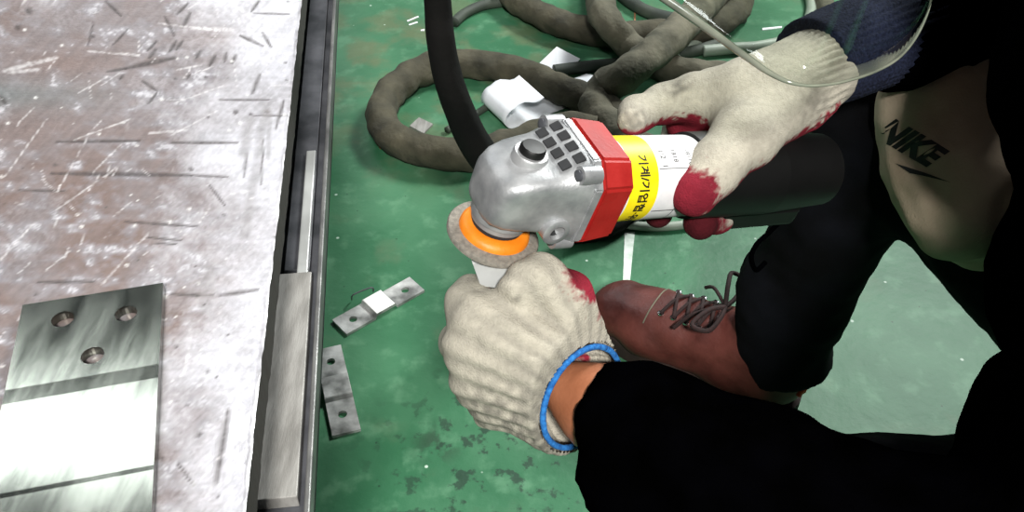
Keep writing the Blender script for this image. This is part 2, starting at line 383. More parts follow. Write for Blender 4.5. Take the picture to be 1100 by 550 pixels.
def build_table_top():
    vmax = alongv(325, 0, ZT) + 0.02
    us = np.concatenate([np.arange(-1.3, -0.505, 0.02), np.arange(-0.50, 0.0001, 0.0016)])
    vsv = np.concatenate([np.arange(-0.6, -0.035, 0.02), np.arange(-0.03, vmax, 0.0019), np.arange(vmax + 0.01, vmax + 0.81, 0.02)])
    Ug, Vg = np.meshgrid(us, vsv, indexing='ij')
    ragged = tex2(Vg * 1.0, Vg * 0 + 3.3, 5, 70, 5) * 0.0005 * np.clip(1 + (Ug + 0.004) / 0.004, 0, 1)
    X = tA[0] + (Ug + ragged) * tl[0] + Vg * tv[0]; Y = tA[1] + (Ug + ragged) * tl[1] + Vg * tv[1]
    q = np.stack([X, Y, np.full_like(X, ZT)], -1)
    rel = q - CAM; dd = rel @ F; px = 550 + FPX * (rel @ R) / dd; py = 275 - FPX * (rel @ U) / dd
    w = lambda a, b, c, d_: np.clip((px - a) / (b - a), 0, 1)
    edge = 325 - (py) * 60 / 550                           # pixel x of the table edge
    e = np.clip(1 - (edge - px) / 150, 0, 1)               # wear plus painted lamp reflection, growing towards the edge
    e = np.clip(e + tex2(px, py, 21, 0.018, 4) * 0.32, 0, 1)
    n1 = tex2(px, py, 31, 0.011, 5); n2 = tex2(px, py * 1.8, 41, 0.05, 4); n3 = tex2(px, py, 51, 0.35, 3)
    base = np.stack([0.215 + 0 * px, 0.182 + 0 * px, 0.182 + 0 * px], -1)
    n4 = tex2((px * 0.7 + py * 0.7), (px * 0.7 - py * 0.7) * 0.08, 61, 0.30, 3); n5 = tex2(px * 0.06, py, 71, 0.25, 3)
    rust = np.array([0.175, 0.115, 0.095]); bare = np.array([0.66, 0.645, 0.68]); grey = np.array([0.30, 0.285, 0.305]); teal = np.array([0.145, 0.165, 0.165])
    def mixc(c, k, f): return c * (1 - f[..., None]) + k * f[..., None]
    c = base
    c = mixc(c, rust, np.clip(n1 * 1.2 + 0.1, 0, 0.75) * np.clip(1.25 - e, 0, 1))
    c = mixc(c, grey, np.clip(n2 * 0.9 + 0.15, 0, 0.8))
    c = mixc(c, teal, 0.85 * np.exp(-((py - 103) / 16) ** 2) * np.clip(1 - px / 150, 0, 1))
    c = mixc(c, rust, 0.6 * np.exp(-((py - 66) / 20) ** 2) * np.exp(-((px - 70) / 60) ** 2))
    c = mixc(c, rust * 0.9, 0.5 * np.exp(-((py - 140) / 30) ** 2) * np.exp(-((px - 30) / 70) ** 2))
    c = mixc(c, rust, 0.55 * np.exp(-((py - 38) / 9) ** 2) * np.exp(-((px - 240) / 40) ** 2))
    c = mixc(c, rust, 0.5 * np.exp(-((py - 370) / 22) ** 2) * np.exp(-((px - 208) / 18) ** 2))
    c = mixc(c, bare, np.clip(e * 1.3 - 0.15 + n3 * 0.08, 0, 0.95))
    c = mixc(c, bare, np.clip((n2 + n3 * 0.4) * 1.4 - 0.95, 0, 0.6))
    H = np.zeros_like(px) + n3 * 0.00005
    rough = 0.46 + 0.10 * n2 - 0.06 * e; metal = np.clip(0.25 + 0.45 * e, 0, 0.8)
    def seg(x1, y1, x2, y2):
        dx, dy = x2 - x1, y2 - y1; l2 = dx * dx + dy * dy
        t = np.clip(((px - x1) * dx + (py - y1) * dy) / l2, 0, 1)
        return np.hypot(px - x1 - t * dx, py - y1 - t * dy), t
    dark = [(113, 1, 130, 17, 1.3), (177, 18, 187, 38, 1.4), (204, 14, 196, 29, 1.6), (202, 3, 190, 15, 1.3), (278, 1, 270, 12, 1.4), (272, 14, 311, 15, 0.8), (258, 38, 282, 49, 1.5), (282, 35, 291, 50, 1.4),
            (168, 44, 158, 54, 1.4), (167, 53, 160, 62, 1.7), (189, 44, 182, 55, 1.8), (196, 44, 189, 53, 1.6), (215, 55, 209, 63, 1.5), (231, 60, 225, 70, 1.7), (243, 57, 241, 66, 1.6), (253, 59, 249, 68, 1.4),
            (187, 62, 135, 73, 2.2), (135, 73, 115, 77, 1.2), (153, 87, 168, 97, 1.4), (168, 100, 159, 111, 1.4), (279, 80, 271, 100, 1.6), (235, 107, 290, 107, 0.9), (305, 108, 296, 138, 1.3), (60, 152, 150, 151, 1.2),
            (185, 153, 255, 153, 1.3), (55, 186, 205, 188, 2.0), (205, 188, 245, 190, 1.1), (20, 204, 70, 205, 1.1), (225, 199, 242, 221, 1.2), (135, 238, 212, 243, 1.2), (160, 255, 195, 258, 1.0), (165, 261, 190, 262, 0.8),
            (265, 165, 262, 190, 1.4), (283, 150, 280, 198, 1.0), (272, 124, 312, 124, 0.8), (245, 441, 232, 517, 2.6), (191, 498, 209, 522, 1.2), (184, 316, 230, 317, 1.4), (235, 317, 277, 311, 1.6), (40, 303, 100, 302, 1.3),
            (252, 120, 254, 120, 2.4), (286, 120, 288, 120, 1.8), (204, 181, 206, 182, 2.0), (222, 399, 224, 399, 1.8), (212, 468, 216, 466, 2.0), (30, 11, 31, 12, 4.0), (18, 29, 19, 30, 3.5), (0, 104, 5, 110, 2.5), (128, 85, 132, 80, 1.2), (200, 85, 204, 80, 1.2), (138, 30, 121, 48, 0.9), (100, 24, 94, 50, 0.9)]
    for (x1, y1, x2, y2, wd) in dark:
        wd *= 1.35
        d, t = seg(x1, y1, x2, y2); f = np.clip(1.35 - d / (wd * (0.55 + 0.6 * np.sin(np.pi * np.clip(t, 0.08, 0.92)))), 0, 1)
        f = f * np.clip(0.85 + n3 * 0.3, 0.5, 1); c = mixc(c, np.array([0.045, 0.038, 0.038]), f * 0.88); H -= f * 0.0006; metal = metal * (1 - 0.8 * f); rough = rough + 0.3 * f
    for (x1, y1, x2, y2, wd) in [(268, 128, 262, 165, 5), (285, 120, 276, 168, 4), (275, 178, 263, 250, 5), (226, 288, 219, 330, 6), (290, 118, 288, 170, 2.5)]:
        d, t = seg(x1, y1, x2, y2); f = np.clip(1.5 - d / wd, 0, 1) * 0.5; c = mixc(c, np.array([0.30, 0.28, 0.28]), f)
    light = [(50, 128, 5, 190, 0.7), (95, 146, 62, 205, 0.7), (150, 60, 95, 55, 0.9), (250, 32, 205, 30, 2.0), (235, 33, 170, 25, 1.0), (60, 62, 5, 76, 2.2), (40, 75, 10, 78, 1.8), (200, 140, 160, 143, 1.0), (240, 92, 190, 110, 0.8), (140, 128, 80, 150, 0.8), (185, 145, 235, 118, 0.7),
             (160, 250, 110, 305, 1.1), (125, 180, 60, 226, 0.8), (130, 155, 100, 185, 0.8), (36, 240, 0, 280, 0.9), (75, 270, 50, 290, 0.7), (205, 355, 198, 400, 1.3), (280, 30, 250, 2, 1.6), (216, 70, 190, 75, 1.0), (116, 82, 84, 100, 0.8)]
    r = np.random.default_rng(4)
    for i in range(120):
        x = r.uniform(-10, 320); y = r.uniform(-5, 560); a = r.normal(0.75, 0.25) if r.random() < 0.6 else r.uniform(0, 3.14); l = r.uniform(4, 26)
        light.append((x, y, x + l * math.cos(a), y - l * math.sin(a), r.uniform(0.35, 0.7)))
    for (x1, y1, x2, y2, wd) in light:
        d, t = seg(x1, y1, x2, y2); f = np.clip(1.4 - d / wd, 0, 1) * np.clip(0.75 + n3 * 0.7, 0.1, 1); c = mixc(c, np.array([0.78, 0.75, 0.75]), f * 0.6); metal = np.maximum(metal, f * 0.5)
    for i in range(130):
        x = r.uniform(0, 310); y = r.uniform(0, 550); rr = r.uniform(0.8, 2.2); d = np.hypot(px - x, (py - y) * 1.2); f = np.clip(1.4 - d / rr, 0, 1) * 0.85
        c = mixc(c, np.array([0.82, 0.80, 0.78]) if r.random() < 0.6 else np.array([0.07, 0.06, 0.06]), f)
    c = c * (1 + 0.09 * n3[..., None] + 0.10 * n4[..., None] + 0.07 * n5[..., None])
    lip = np.clip(1 + Ug / 0.0016, 0, 1); H -= lip * (0.0012 + 0.0007 * tex2(Vg, Vg * 0, 77, 90, 3))
    nu, nv = Ug.shape
    top = np.stack([X, Y, ZT + H], -1).reshape(-1, 3)
    I = np.arange(nu * nv).reshape(nu, nv)
    Fq = np.stack([I[:-1, :-1].ravel(), I[1:, :-1].ravel(), I[1:, 1:].ravel(), I[:-1, 1:].ravel()], 1)
    # skirt: down the right edge and around, 25 mm plate
    ring = np.concatenate([I[:, 0], I[-1, 1:], I[-2::-1, -1], I[0, -2:0:-1]])
    low = top[ring].copy(); low[:, 2] = ZT - 0.026; hi_ = top[ring].copy()
    nr = len(ring); base_i = nu * nv; k = np.arange(nr); k2 = (k + 1) % nr
    Fs = np.stack([base_i + k2, base_i + k, base_i + nr + k, base_i + nr + k2], 1)
    V = np.concatenate([top, hi_, low])
    Fa = np.concatenate([Fq, Fs])
    o = np_mesh('table_top', V, Fa, M['table'], table, smooth=False)
    cc = np.concatenate([c.reshape(-1, 3), np.tile([[0.05, 0.042, 0.04]], (2 * nr, 1))]).clip(0.01, 0.92)
    rr_ = np.concatenate([np.stack([rough.ravel().clip(0.25, 0.9), metal.ravel().clip(0, 1), 0 * rough.ravel()], 1), np.tile([[0.7, 0.1, 0]], (2 * nr, 1))])
    vcol(o, cc, 'Col'); vcol(o, rr_, 'Rough')
    bm = bmesh.new(); v = [bm.verts.new(TW(u, vv, ZT - 0.026)) for u, vv in ((-1.3, -0.6), (-0.002, -0.6), (-0.002, vmax + 0.79), (-1.3, vmax + 0.79))]; bm.faces.new(v)
    bm_obj('table_underside', bm, M['steel_dark'], table)
    return vmax
VMAX = build_table_top()
# frame under the edge: a channel with an upright outer flange
ZF = 0.555
u_out = lat(364.5, 0, ZF - 0.055)          # outer face of the flange, bottom edge meets the floor in view
def tbox(name, u0, u1, v0, v1, z0, z1, mat, parent, bev=0.001):
    bm = bmesh.new(); Mx = frame(tA - np.array([0, 0, ZT]), tl, tv, (0, 0, 1)); box_bm(bm, (u0, v0, z0), (u1, v1, z1), bev, Mx)
    return bm_obj(name, bm, mat, parent)
rail = tbox('channel_web', u_out - 0.19, u_out, -0.5, VMAX + 0.7, ZF - 0.055, ZF - 0.047, M['steel_dark'], table)
tbox('channel_flange', u_out - 0.004, u_out, -0.5, VMAX + 0.7, ZF - 0.055, ZF - 0.032, M['steel'], table)
tbox('channel_flange', u_out - 0.19, u_out - 0.182, -0.5, VMAX + 0.7, ZF - 0.055, ZT - 0.026, M['steel_dark'], table)
for uu in (u_out - 0.13, -1.25):
    for v0 in (-0.45, VMAX + 0.55):
        tbox('leg', uu - 0.04, uu + 0.04, v0, v0 + 0.08, 0, ZF - 0.055 if uu > -1 else ZT - 0.026, M['steel_dark'], table, 0.004)
for v0 in (-0.45, VMAX + 0.55):
    tbox('cross_beam', -1.25, u_out - 0.13, v0, v0 + 0.05, ZF - 0.155, ZF - 0.105, M['steel_dark'], table)
# bars lying in the channel
zb = ZF - 0.047
u0, u1 = lat(271, 535, zb + 0.012), lat(319, 535, zb + 0.012)
b = tbox('flat_bar', u0, u1, alongv(300, 535, zb + 0.012), alongv(315, 293, zb + 0.012), zb, zb + 0.012, M['bar'], None, 0.0008)
tag(b, 'pale grey steel flat bar lying in channel beside table edge', 'steel bar')
u0, u1 = lat(303, 285, zb + 0.006), lat(333, 285, zb + 0.006)
b = tbox('flat_bar', u0 + 0.002, u1, alongv(315, 290, zb + 0.006), VMAX + 0.55, zb, zb + 0.006, M['steel_dark'], None, 0.0008)
tag(b, 'long dark steel flat bar in channel, beyond the pale bar', 'steel bar')
b = tbox('square_rod', u_out - 0.022, u_out - 0.013, alongv(330, 420, zb + 0.01), alongv(340, 170, zb), zb, zb + 0.010, M['polished'], None, 0.001)
tag(b, 'thin bright steel rod lying against upright channel flange', 'steel rod')

# ------------------------------------------------------------------ perforated plate on the table
def profile_plate(name, O, ex, ey, width, prof, thick, holes, mat, hole_r, label, cat, notch=None, hole_seg=24, group=None, parent=None):
    """sheet bent along ey: prof = [(y, z of underside)], holes = [(x, y)] each inside one straight run"""
    M4 = frame(O, ex, ey, (0, 0, 1))
    bm = bmesh.new()
    ys = [p[0] for p in prof]
    zat = lambda y: float(np.interp(y, ys, [p[1] for p in prof]))
    cuts = sorted(set(ys)); layers = {}
    for lev in (0, 1):
        fs = []
        for a, bb in zip(cuts[:-1], cuts[1:]):
            hs = [h for h in holes if a < h[1] < bb]
            outer = [(0, a), (width, a), (width, bb), (0, bb)]
            rows = sorted(set([a, bb]))
            if not hs:
                vv = [bm.verts.new((x, y, zat(y) + lev * thick)) for x, y in outer]; bm.faces.new(vv)
            else:
                edges = []
                vv = [bm.verts.new((x, y, zat(y) + lev * thick)) for x, y in outer]
                edges += [bm.edges.new((vv[i], vv[(i + 1) % 4])) for i in range(4)]
                for (hx, hy) in hs:
                    hv = [bm.verts.new((hx + hole_r * math.cos(2 * math.pi * k / hole_seg), hy + hole_r * math.sin(2 * math.pi * k / hole_seg), zat(hy) + lev * thick)) for k in range(hole_seg)]
                    edges += [bm.edges.new((hv[k], hv[(k + 1) % hole_seg])) for k in range(hole_seg)]
                bmesh.ops.triangle_fill(bm, use_beauty=True, use_dissolve=False, edges=edges)
    bmesh.ops.remove_doubles(bm, verts=bm.verts[:], dist=1e-6)
    # walls between the two skins along every boundary edge of the lower skin
    be = [e for e in bm.edges if e.is_boundary]
    top = {}
    for v in bm.verts: top[(round(v.co.x, 6), round(v.co.y, 6), round(v.co.z, 6))] = v
    for e in be:
        a, c = e.verts
        ka = (round(a.co.x, 6), round(a.co.y, 6), round(a.co.z + thick, 6)); kc = (round(c.co.x, 6), round(c.co.y, 6), round(c.co.z + thick, 6))
        if ka in top and kc in top: bm.faces.new((a, c, top[kc], top[ka]))
    bmesh.ops.bevel(bm, geom=[e for e in bm.edges if len(e.link_faces) == 2 and e.calc_face_angle(0) > 1.2], offset=thick * 0.12, segments=1, affect='EDGES')
    bmesh.ops.transform(bm, matrix=M4, verts=bm.verts[:])
    return tag(bm_obj(name, bm, mat, parent), label, cat, group)
TL_, TR_ = P(27, 312, ZT + 0.008), P(175, 303, ZT + 0.008)
BR_ = P(159, 530, ZT + 0.016)
ey = nrm((BR_ - TR_) * np.array([1, 1, 0])); ex = np.array([ey[1], -ey[0], 0]) * -1
wd = float(abs((TR_ - TL_) @ ex)); ex = ex if (TR_ - TL_) @ ex > 0 else -ex
O = TR_ - ex * wd; O[2] = ZT + 0.0004
yl = lambda px, py, z: float((P(px, py, z) - O) @ ey)
xl = lambda px, py, z: float((P(px, py, z) - O) @ ex)
s1, s2, s3, s4 = yl(90, 404, ZT + .008), yl(90, 419, ZT + .008), yl(85, 514, ZT + .008), yl(85, 519, ZT + .008)
prof = [(0, 0), (s1, 0), (s2, 0.0003), (s3, 0.0003), (s4, 0.0002), (s4 + 0.14, 0.0002)]
hl = [(xl(67, 342, ZT + .008), yl(67, 342, ZT + .008)), (xl(135, 336, ZT + .008), yl(135, 336, ZT + .008)), (xl(99, 381, ZT + .008), yl(99, 381, ZT + .008))]
profile_plate('drilled_plate', O, ex, ey, wd, prof, 0.007, hl, M['plate'], 0.0072, 'shiny stepped steel plate with three round holes lying on the table', 'metal plate')

# two stepped links on the floor
def link_plate(TLp, TRp, wpx, label, holes_at, bright=False):
    a = P(*TLp, 0.004); bq = P(*TRp, 0.004); e_y = nrm((bq - a) * np.array([1, 1, 0])); Lh = np.linalg.norm((bq - a)[:2])
    e_x = np.array([-e_y[1], e_y[0], 0]); w = P(*wpx, 0.004) - a; w_ = float(w @ e_x)
    if w_ < 0: e_x = -e_x; w_ = -w_
    o = a.copy(); o[2] = 0.0005
    pr = [(0, 0), (Lh * 0.36, 0), (Lh * 0.38, 0.006), (Lh * 0.62, 0.006), (Lh * 0.64, 0), (Lh, 0)]
    lp = profile_plate('link_plate', o, e_x, e_y, w_, pr, 0.005, [(w_ * 0.5, Lh * h) for h in holes_at], M['link'], 0.0065, label, 'metal plate', hole_seg=16)
    bm = bmesh.new(); box_bm(bm, (0.0005, Lh * 0.385, 0.0108), (w_ - 0.0005, Lh * 0.615, 0.0118), 0.0004, frame(o, e_x, e_y, (0, 0, 1)))
    bm_obj('ground_pad', bm, M['pad'] if bright else M['link'], lp)
    return lp
link_plate((357, 344), (440, 298), (370, 361), 'stepped steel link with bright middle, pointing away from table', (0.17, 0.84), True)
link_plate((338, 377), (357, 469), (367, 374), 'stepped steel link lying close along the table channel on floor', (0.18, 0.80))
wl = [P(378, 322, .004), P(379, 317, .02), P(392, 311, .02), P(400, 309, .018), P(401, 313, .004)]
tag(tube('wire_clip', wl, 0.0012, M['steel_dark'], n=8, sub=5), 'tiny bent wire clip standing beside the bright link plate', 'wire')

# ------------------------------------------------------------------ things lying on the floor
def flat_piece(name, pix, z0, th, mat, label, cat, lift=None, group=None):
    bm = bmesh.new(); pts = [P(x, y, z0 + th) for x, y in pix]
    if lift:
        for i, d in lift.items(): pts[i] = P(pix[i][0], pix[i][1], z0 + th + d)
    a = [bm.verts.new(p) for p in pts]; bq = [bm.verts.new(p - np.array([0, 0, th])) for p in pts]
    n = len(a); bm.faces.new(a); bm.faces.new(bq[::-1])
    for i in range(n): bm.faces.new((a[i], bq[i], bq[(i + 1) % n], a[(i + 1) % n]))
    return tag(bm_obj(name, bm, mat), label, cat, group)
flat_piece('tape_strip', [(671, 250), (682, 249), (676, 309), (669, 309)], 0.0, 0.0006, M['tape'], 'short white tape strip stuck on the green floor', 'tape')
flat_piece('paper_card', [(574, 73), (598, 50), (623, 63), (607, 84), (600, 90)], 0.002, 0.002, M['paper'], 'white square paper card lying behind the looped cable', 'paper', {1: 0.02})
flat_piece('paper_scrap', [(612, 86), (630, 79), (647, 83), (634, 97)], 0.004, 0.002, M['paper'], 'small white paper scrap between the cable bundles', 'paper', {2: 0.01})
def folded_paper():
    # a sheet folded over on itself: an open roll seen from its side
    p0, p1 = P(527, 112, 0.004), P(553, 137, 0.004)         # fold line (near side)
    along = p1 - p0; across = P(612, 113, 0.004) - p1
    ac = nrm(across); Ln = np.linalg.norm(across)
    sec = []
    for k in range(9): sec.append((Ln * (1 - k / 8), 0.001 + 0.002 * (k / 8)))
    for k in range(1, 10):
        a = math.pi * k / 9; sec.append((-0.022 * math.sin(a), 0.025 - 0.022 * math.cos(a)))
    for k in range(1, 7): sec.append((Ln * 0.52 * k / 6, 0.047 + 0.006 * math.sin(k)))
    V, Fc = [], []
    for j in range(7):
        for (s_, z_) in sec:
            q = p0 + along * (j / 6) + ac * s_; V.append((q[0], q[1], z_ + 0.001))
    m = len(sec)
    for j in range(6):
        for i in range(m - 1): Fc.append((j * m + i, j * m + i + 1, (j + 1) * m + i + 1, (j + 1) * m + i))
    o = mesh('folded_paper', V, Fc, M['paper']); md = o.modifiers.new('thick', 'SOLIDIFY'); md.thickness = 0.0008
    tag(o, 'white sheet of paper folded over under the looped cable', 'paper')
folded_paper()
flat_piece('metal_offcut', [(440, 135), (450, 126), (465, 133), (455, 143)], 0, 0.004, M['bar'], 'small square grey metal offcut inside the cable loop', 'offcut')
flat_piece('wood_chip', [(400, 144), (405, 141), (413, 153), (408, 157)], 0, 0.008, M['wood'], 'small brown wood chip touching outside of cable loop', 'wood chip')
for i, q in enumerate([[(437, 22), (449, 17), (450, 18), (438, 23)], [(439, 26), (448, 23), (449, 24), (440, 27)], [(452, 32), (456, 31), (456, 33), (452, 33)]]):
    flat_piece('paint_flake', q, 0, 0.001, M['paper'], ['longest pale sliver on the floor left of black hose', 'short pale sliver just below the longest sliver', 'tiny pale speck right beside the black hose'][i], 'debris', group='pale slivers left of the black hose')
flat_piece('pale_stick', [(819, 30), (840, 28), (840, 29.5), (819, 32)], 0, 0.002, M['paper'], 'thin white stick on the floor seen through the visor', 'stick')
flat_piece('metal_sliver', [(681, 10), (683, 10), (683, 28), (681, 28)], 0, 0.002, M['wood'], 'thin pale sliver lying upright between far cables', 'debris')

# cables: pixel path on the floor, optional height above the floor
def cable(pts, r, mat, label, cat='cable', name='sleeved_cable', wr=0.20, seed=0, lifts=None, group=None, n=16):
    Q = []
    for i, p in enumerate(pts):
        z = r * 0.96 + (p[2] if len(p) > 2 else 0); Q.append(P(p[0], p[1], z))
    return tag(tube(name, Q, r, mat, n=n, sub=14, wrinkle=wr, seed=seed), label, cat, group)
cable([(668, 128), (640, 112), (606, 97, 0.004), (570, 82), (535, 72), (500, 69), (462, 73), (434, 87), (414, 108), (411, 132), (428, 152), (462, 163), (500, 166), (540, 158), (580, 146), (606, 138), (640, 142)],
      0.031, M['cable'], 'thick olive sleeved cable bent into a loop around metal offcut', seed=1)
cable([(690, 160), (660, 138), (642, 120), (640, 106, 0.005), (652, 94, 0.02), (672, 80, 0.055), (700, 58, 0.068), (728, 34, 0.064), (750, 12, 0.06), (775, -14, 0.03), (800, -40)], 0.034, M['cable_pale'], 'thick wrinkled cable sleeve crossing diagonally over the others', seed=5)
cable([(530, -25), (552, -2), (585, 18), (622, 31), (660, 37, 0.0), (690, 37), (720, 36), (760, 30), (790, 12), (800, -20)], 0.031, M['cable'], 'dark olive cable sweeping across the top behind white card', seed=9)
cable([(640, -30), (644, 0, 0.056), (652, 22, 0.062), (672, 46, 0.02), (700, 66), (735, 78), (780, 82), (830, 80), (880, 70)], 0.032, M['cable_pale'], 'pale sleeved cable bending down behind the raised glove', seed=13)
cable([(488, 24), (500, 14), (518, 6), (545, 1), (575, -8), (600, -20)], 0.012, M['rubber'], 'thin dark cord curving just right of black hose', 'cord', 'electric_cord', 0.03)
cable([(660, -12), (680, 4), (702, 15), (728, 21), (752, 22, 0.0), (800, 18)], 0.015, M['rubber'], 'dark rubber cord arching under the far cable sleeves', 'cord', 'rubber_cord', 0.03)
cable([(595, 76), (618, 73), (645, 70), (676, 67), (700, 62), (740, 56), (770, 48)], 0.013, M['rubber'], 'thin dark cord lying beside right corner of white card', 'cord', 'electric_cord', 0.03)
cable([(668, 84), (700, 73), (735, 54), (758, 36), (780, 14), (800, -20)], 0.012, M['hose_grey'], 'slim grey cord running below the diagonal cable sleeve', 'cord', 'electric_cord', 0.03)
cable([(865, -20), (872, 5), (866, 26), (848, 42), (815, 50), (786, 52), (755, 55)], 0.013, M['hose_grey'], 'slim grey cord curling on the floor behind the visor', 'cord', 'electric_cord', 0.03)
cable([(868, -30), (882, -4), (890, 14), (912, 40), (950, 70)], 0.022, M['cable_pale'], 'short pale cable sleeve next to the navy cuff', seed=21)
cable([(640, 228), (660, 238), (690, 243), (720, 243), (750, 238), (780, 224), (800, 205)], 0.008, M['hose_grey'], 'slim grey hose curving on the floor beneath the grinder', 'hose', 'thin_hose', 0.0)
cable([(480, 140), (500, 128), (512, 122), (530, 110)], 0.007, M['rubber'], 'short thin dark cord inside the cable loop', 'cord', 'electric_cord', 0.0)
# black hose hanging down to the floor behind the grinder head
hp = [C(452, -260, 0.80) + np.array([-0.02, 0.0, 2.3]), C(452, -260, 0.80) + np.array([-0.01, 0, 0.9]), C(452, -260, 0.80), C(462, -120, 0.90), C(470, 0, 0.98), C(474, 45, 1.00), C(483, 90, 1.03), C(496, 125, 1.07), C(516, 164, 1.13), C(540, 200, 1.22), C(568, 228, 1.36), P(600, 247, 0.05), P(625, 250, 0.018), P(655, 243, 0.018), P(700, 215, 0.018)]
tag(tube('hanging_hose', hp, [0.0155, 0.0155, 0.0155, 0.0155, 0.0155, 0.016, 0.0165, 0.0172, 0.019, 0.0185, 0.018, 0.018, 0.018, 0.018, 0.018], M['black_hose'], n=18, sub=12, wrinkle=0.14, seed=3, wf=22), 'black wrinkled fabric hose hanging down behind the grinder head', 'hose')

# ------------------------------------------------------------------ angle grinder
gb = nrm(camvec(0.86, 0.08, 0.50)); gs = camvec(0.30, 0.72, -0.63); gs = nrm(gs - (gs @ gb) * gb); gy = np.cross(gs, gb)
GO = C(558, 197, 0.68)
G = frame(GO, gb, gy, gs)                                   # local x to the tail, z up the spindle, -y faces the camera
grinder = empty('angle_grinder')
tag(grinder, 'angle grinder with silver head, red collar and yellow-banded body', 'power tool')
def gm(x, y, z): return G @ Matrix.Translation((x, y, z))
def superloft(name, secs, mat, parent, n=36, M4=None):
    V, Fc = [], []
    for (x, hy, z0, z1, ex_) in secs:
        for k in range(n):
            a = 2 * math.pi * (k + 0.5) / n; c_, s_ = math.cos(a), math.sin(a)
            yy = hy * math.copysign(abs(c_) ** (2 / ex_), c_); zz = (z0 + z1) / 2 + (z1 - z0) / 2 * math.copysign(abs(s_) ** (2 / ex_), s_)
            V.append((x, yy, zz))
    m = len(secs)
    for i in range(m - 1):
        for k in range(n):
            k2 = (k + 1) % n; Fc.append((i * n + k, i * n + k2, (i + 1) * n + k2, (i + 1) * n + k))
    Fc.append(tuple(range(n))); Fc.append(tuple((m - 1) * n + k for k in range(n))[::-1])
    o = mesh(name, xf_pts(M4 or G, V), Fc, mat, parent); fix_normals(o); return o
mm = 0.001
head = superloft('gear_head', [(x * mm, hy * mm, z0 * mm, z1 * mm, e) for x, hy, z0, z1, e in
    [(-30, 13, -19, 5, 3), (-29, 19, -22, 10, 3.6), (-26, 23.5, -24, 14.5, 4.2), (-19, 27.5, -25, 19, 5), (-8, 30, -25.5, 23, 5.5), (4, 31.5, -26, 25.5, 5.5), (12, 33, -27, 27, 5), (18, 34.5, -29, 30, 4.5), (26, 37, -33, 35.5, 4), (33, 39, -37.5, 38.5, 4), (37, 39.5, -38.5, 39, 4)]], M['cast'], grinder)
sharp(head, 50)
def oct_prism(name, x0, x1, hw0, hw1, ch, mat, parent, bev=1.6):
    bm = bmesh.new(); rings = []
    for x, hw in ((x0, hw0), (x1, hw1)):
        c_ = ch * hw / hw0; pts = [(hw, hw - c_), (hw - c_, hw), (-hw + c_, hw), (-hw, hw - c_), (-hw, -hw + c_), (-hw + c_, -hw), (hw - c_, -hw), (hw, -hw + c_)]
        rings.append([bm.verts.new((x * mm, y * mm, z * mm)) for y, z in pts])
    for k in range(8): bm.faces.new((rings[0][k], rings[0][(k + 1) % 8], rings[1][(k + 1) % 8], rings[1][k]))
    bm.faces.new(rings[0][::-1]); bm.faces.new(rings[1])
    bmesh.ops.bevel(bm, geom=bm.edges[:], offset=bev * mm, segments=2, affect='EDGES')
    bmesh.ops.transform(bm, matrix=G, verts=bm.verts[:])
    return bm_obj(name, bm, mat, parent)
oct_prism('head_flange', 35, 42.5, 40, 40.5, 16, M['cast'], grinder, 1.2)
oct_prism('red_collar', 42.7, 72, 41, 38, 16, M['red_plastic'], grinder, 2.2)
def barrel(name, x0, x1, r0, r1, mat, parent, n=48, cap=True, a0=0, a1=2 * math.pi):
    prof = [(r0 * mm, x0 * mm), (r1 * mm, x1 * mm)]
    Mx = G @ Matrix(((0, 0, 1, 0), (1, 0, 0, 0), (0, 1, 0, 0), (0, 0, 0, 1)))
    return lathe(name, prof, Mx, mat, parent, n)
barrel('body', 71, 156, 33, 32.6, M['black_plastic'], grinder)
barrel('rear_grip', 155, 240, 35.5, 36.5, M['black_plastic'], grinder)
barrel('body_tail', 239, 310, 36.5, 32, M['black_plastic'], grinder)
barrel('body_seam', 72, 77, 33.5, 33.4, M['white_label'], grinder)
yl_ = barrel('yellow_band', 76.5, 103, 33.5, 33.3, M['yellow'], grinder)
wl_ = barrel('white_label', 103, 154, 33.35, 33.0, M['white_label'], grinder)
# lettering wrapped on the barrel; angle 0 = towards the camera side (-y), going down round the barrel
def text_mesh(txt, size, bold=0.0, shear=0.0):
    cu = bpy.data.curves.new('t', 'FONT'); cu.body = txt; cu.size = size; cu.offset = bold; cu.shear = shear; cu.resolution_u = 3
    ob = bpy.data.objects.new('t', cu); COL.objects.link(ob)
    dg = bpy.context.evaluated_depsgraph_get(); me = bpy.data.meshes.new_from_object(ob.evaluated_get(dg))
    bpy.data.objects.remove(ob); bpy.data.curves.remove(cu)
    V = np.array([v.co[:] for v in me.vertices]); Fc = [tuple(p.vertices) for p in me.polygons]; bpy.data.meshes.remove(me)
    return V, Fc
def on_barrel(V, rad, x_of, ang_of):
    out = []
    for v in V:
        x = x_of(v); a = ang_of(v); out.append(tuple(G @ Vector((x, -rad * math.cos(a), -rad * math.sin(a)))))
    return out
VIEW_A = math.radians(-40)   # centre angle of the side seen
def band_text(txt, size, x_base, a_start, mat, parent, rad, direction=1, bold=0.0, name='lettering'):
    V, Fc = text_mesh(txt, size, bold)
    if not len(V): return None
    o = mesh(name, on_barrel(V, rad, lambda v: x_base + v[1], lambda v: a_start + v[0] / rad), Fc, mat, parent, False)
    return o
band_text('기계/기업협·위험', 0.0098, 0.0862, math.radians(-72), M['ink'], yl_, 0.03375, bold=0.0003)
for i, (xb, a0, t, sz) in enumerate([(0.108, -80, '1/2  1', 0.007), (0.120, -80, '1818', 0.006), (0.134, -80, '18110', 0.006), (0.109, 38, '1818 14', 0.006), (0.128, 42, '18 110', 0.006)]):
    band_text(t, sz, xb, math.radians(a0), M['ink'], wl_, 0.0336)
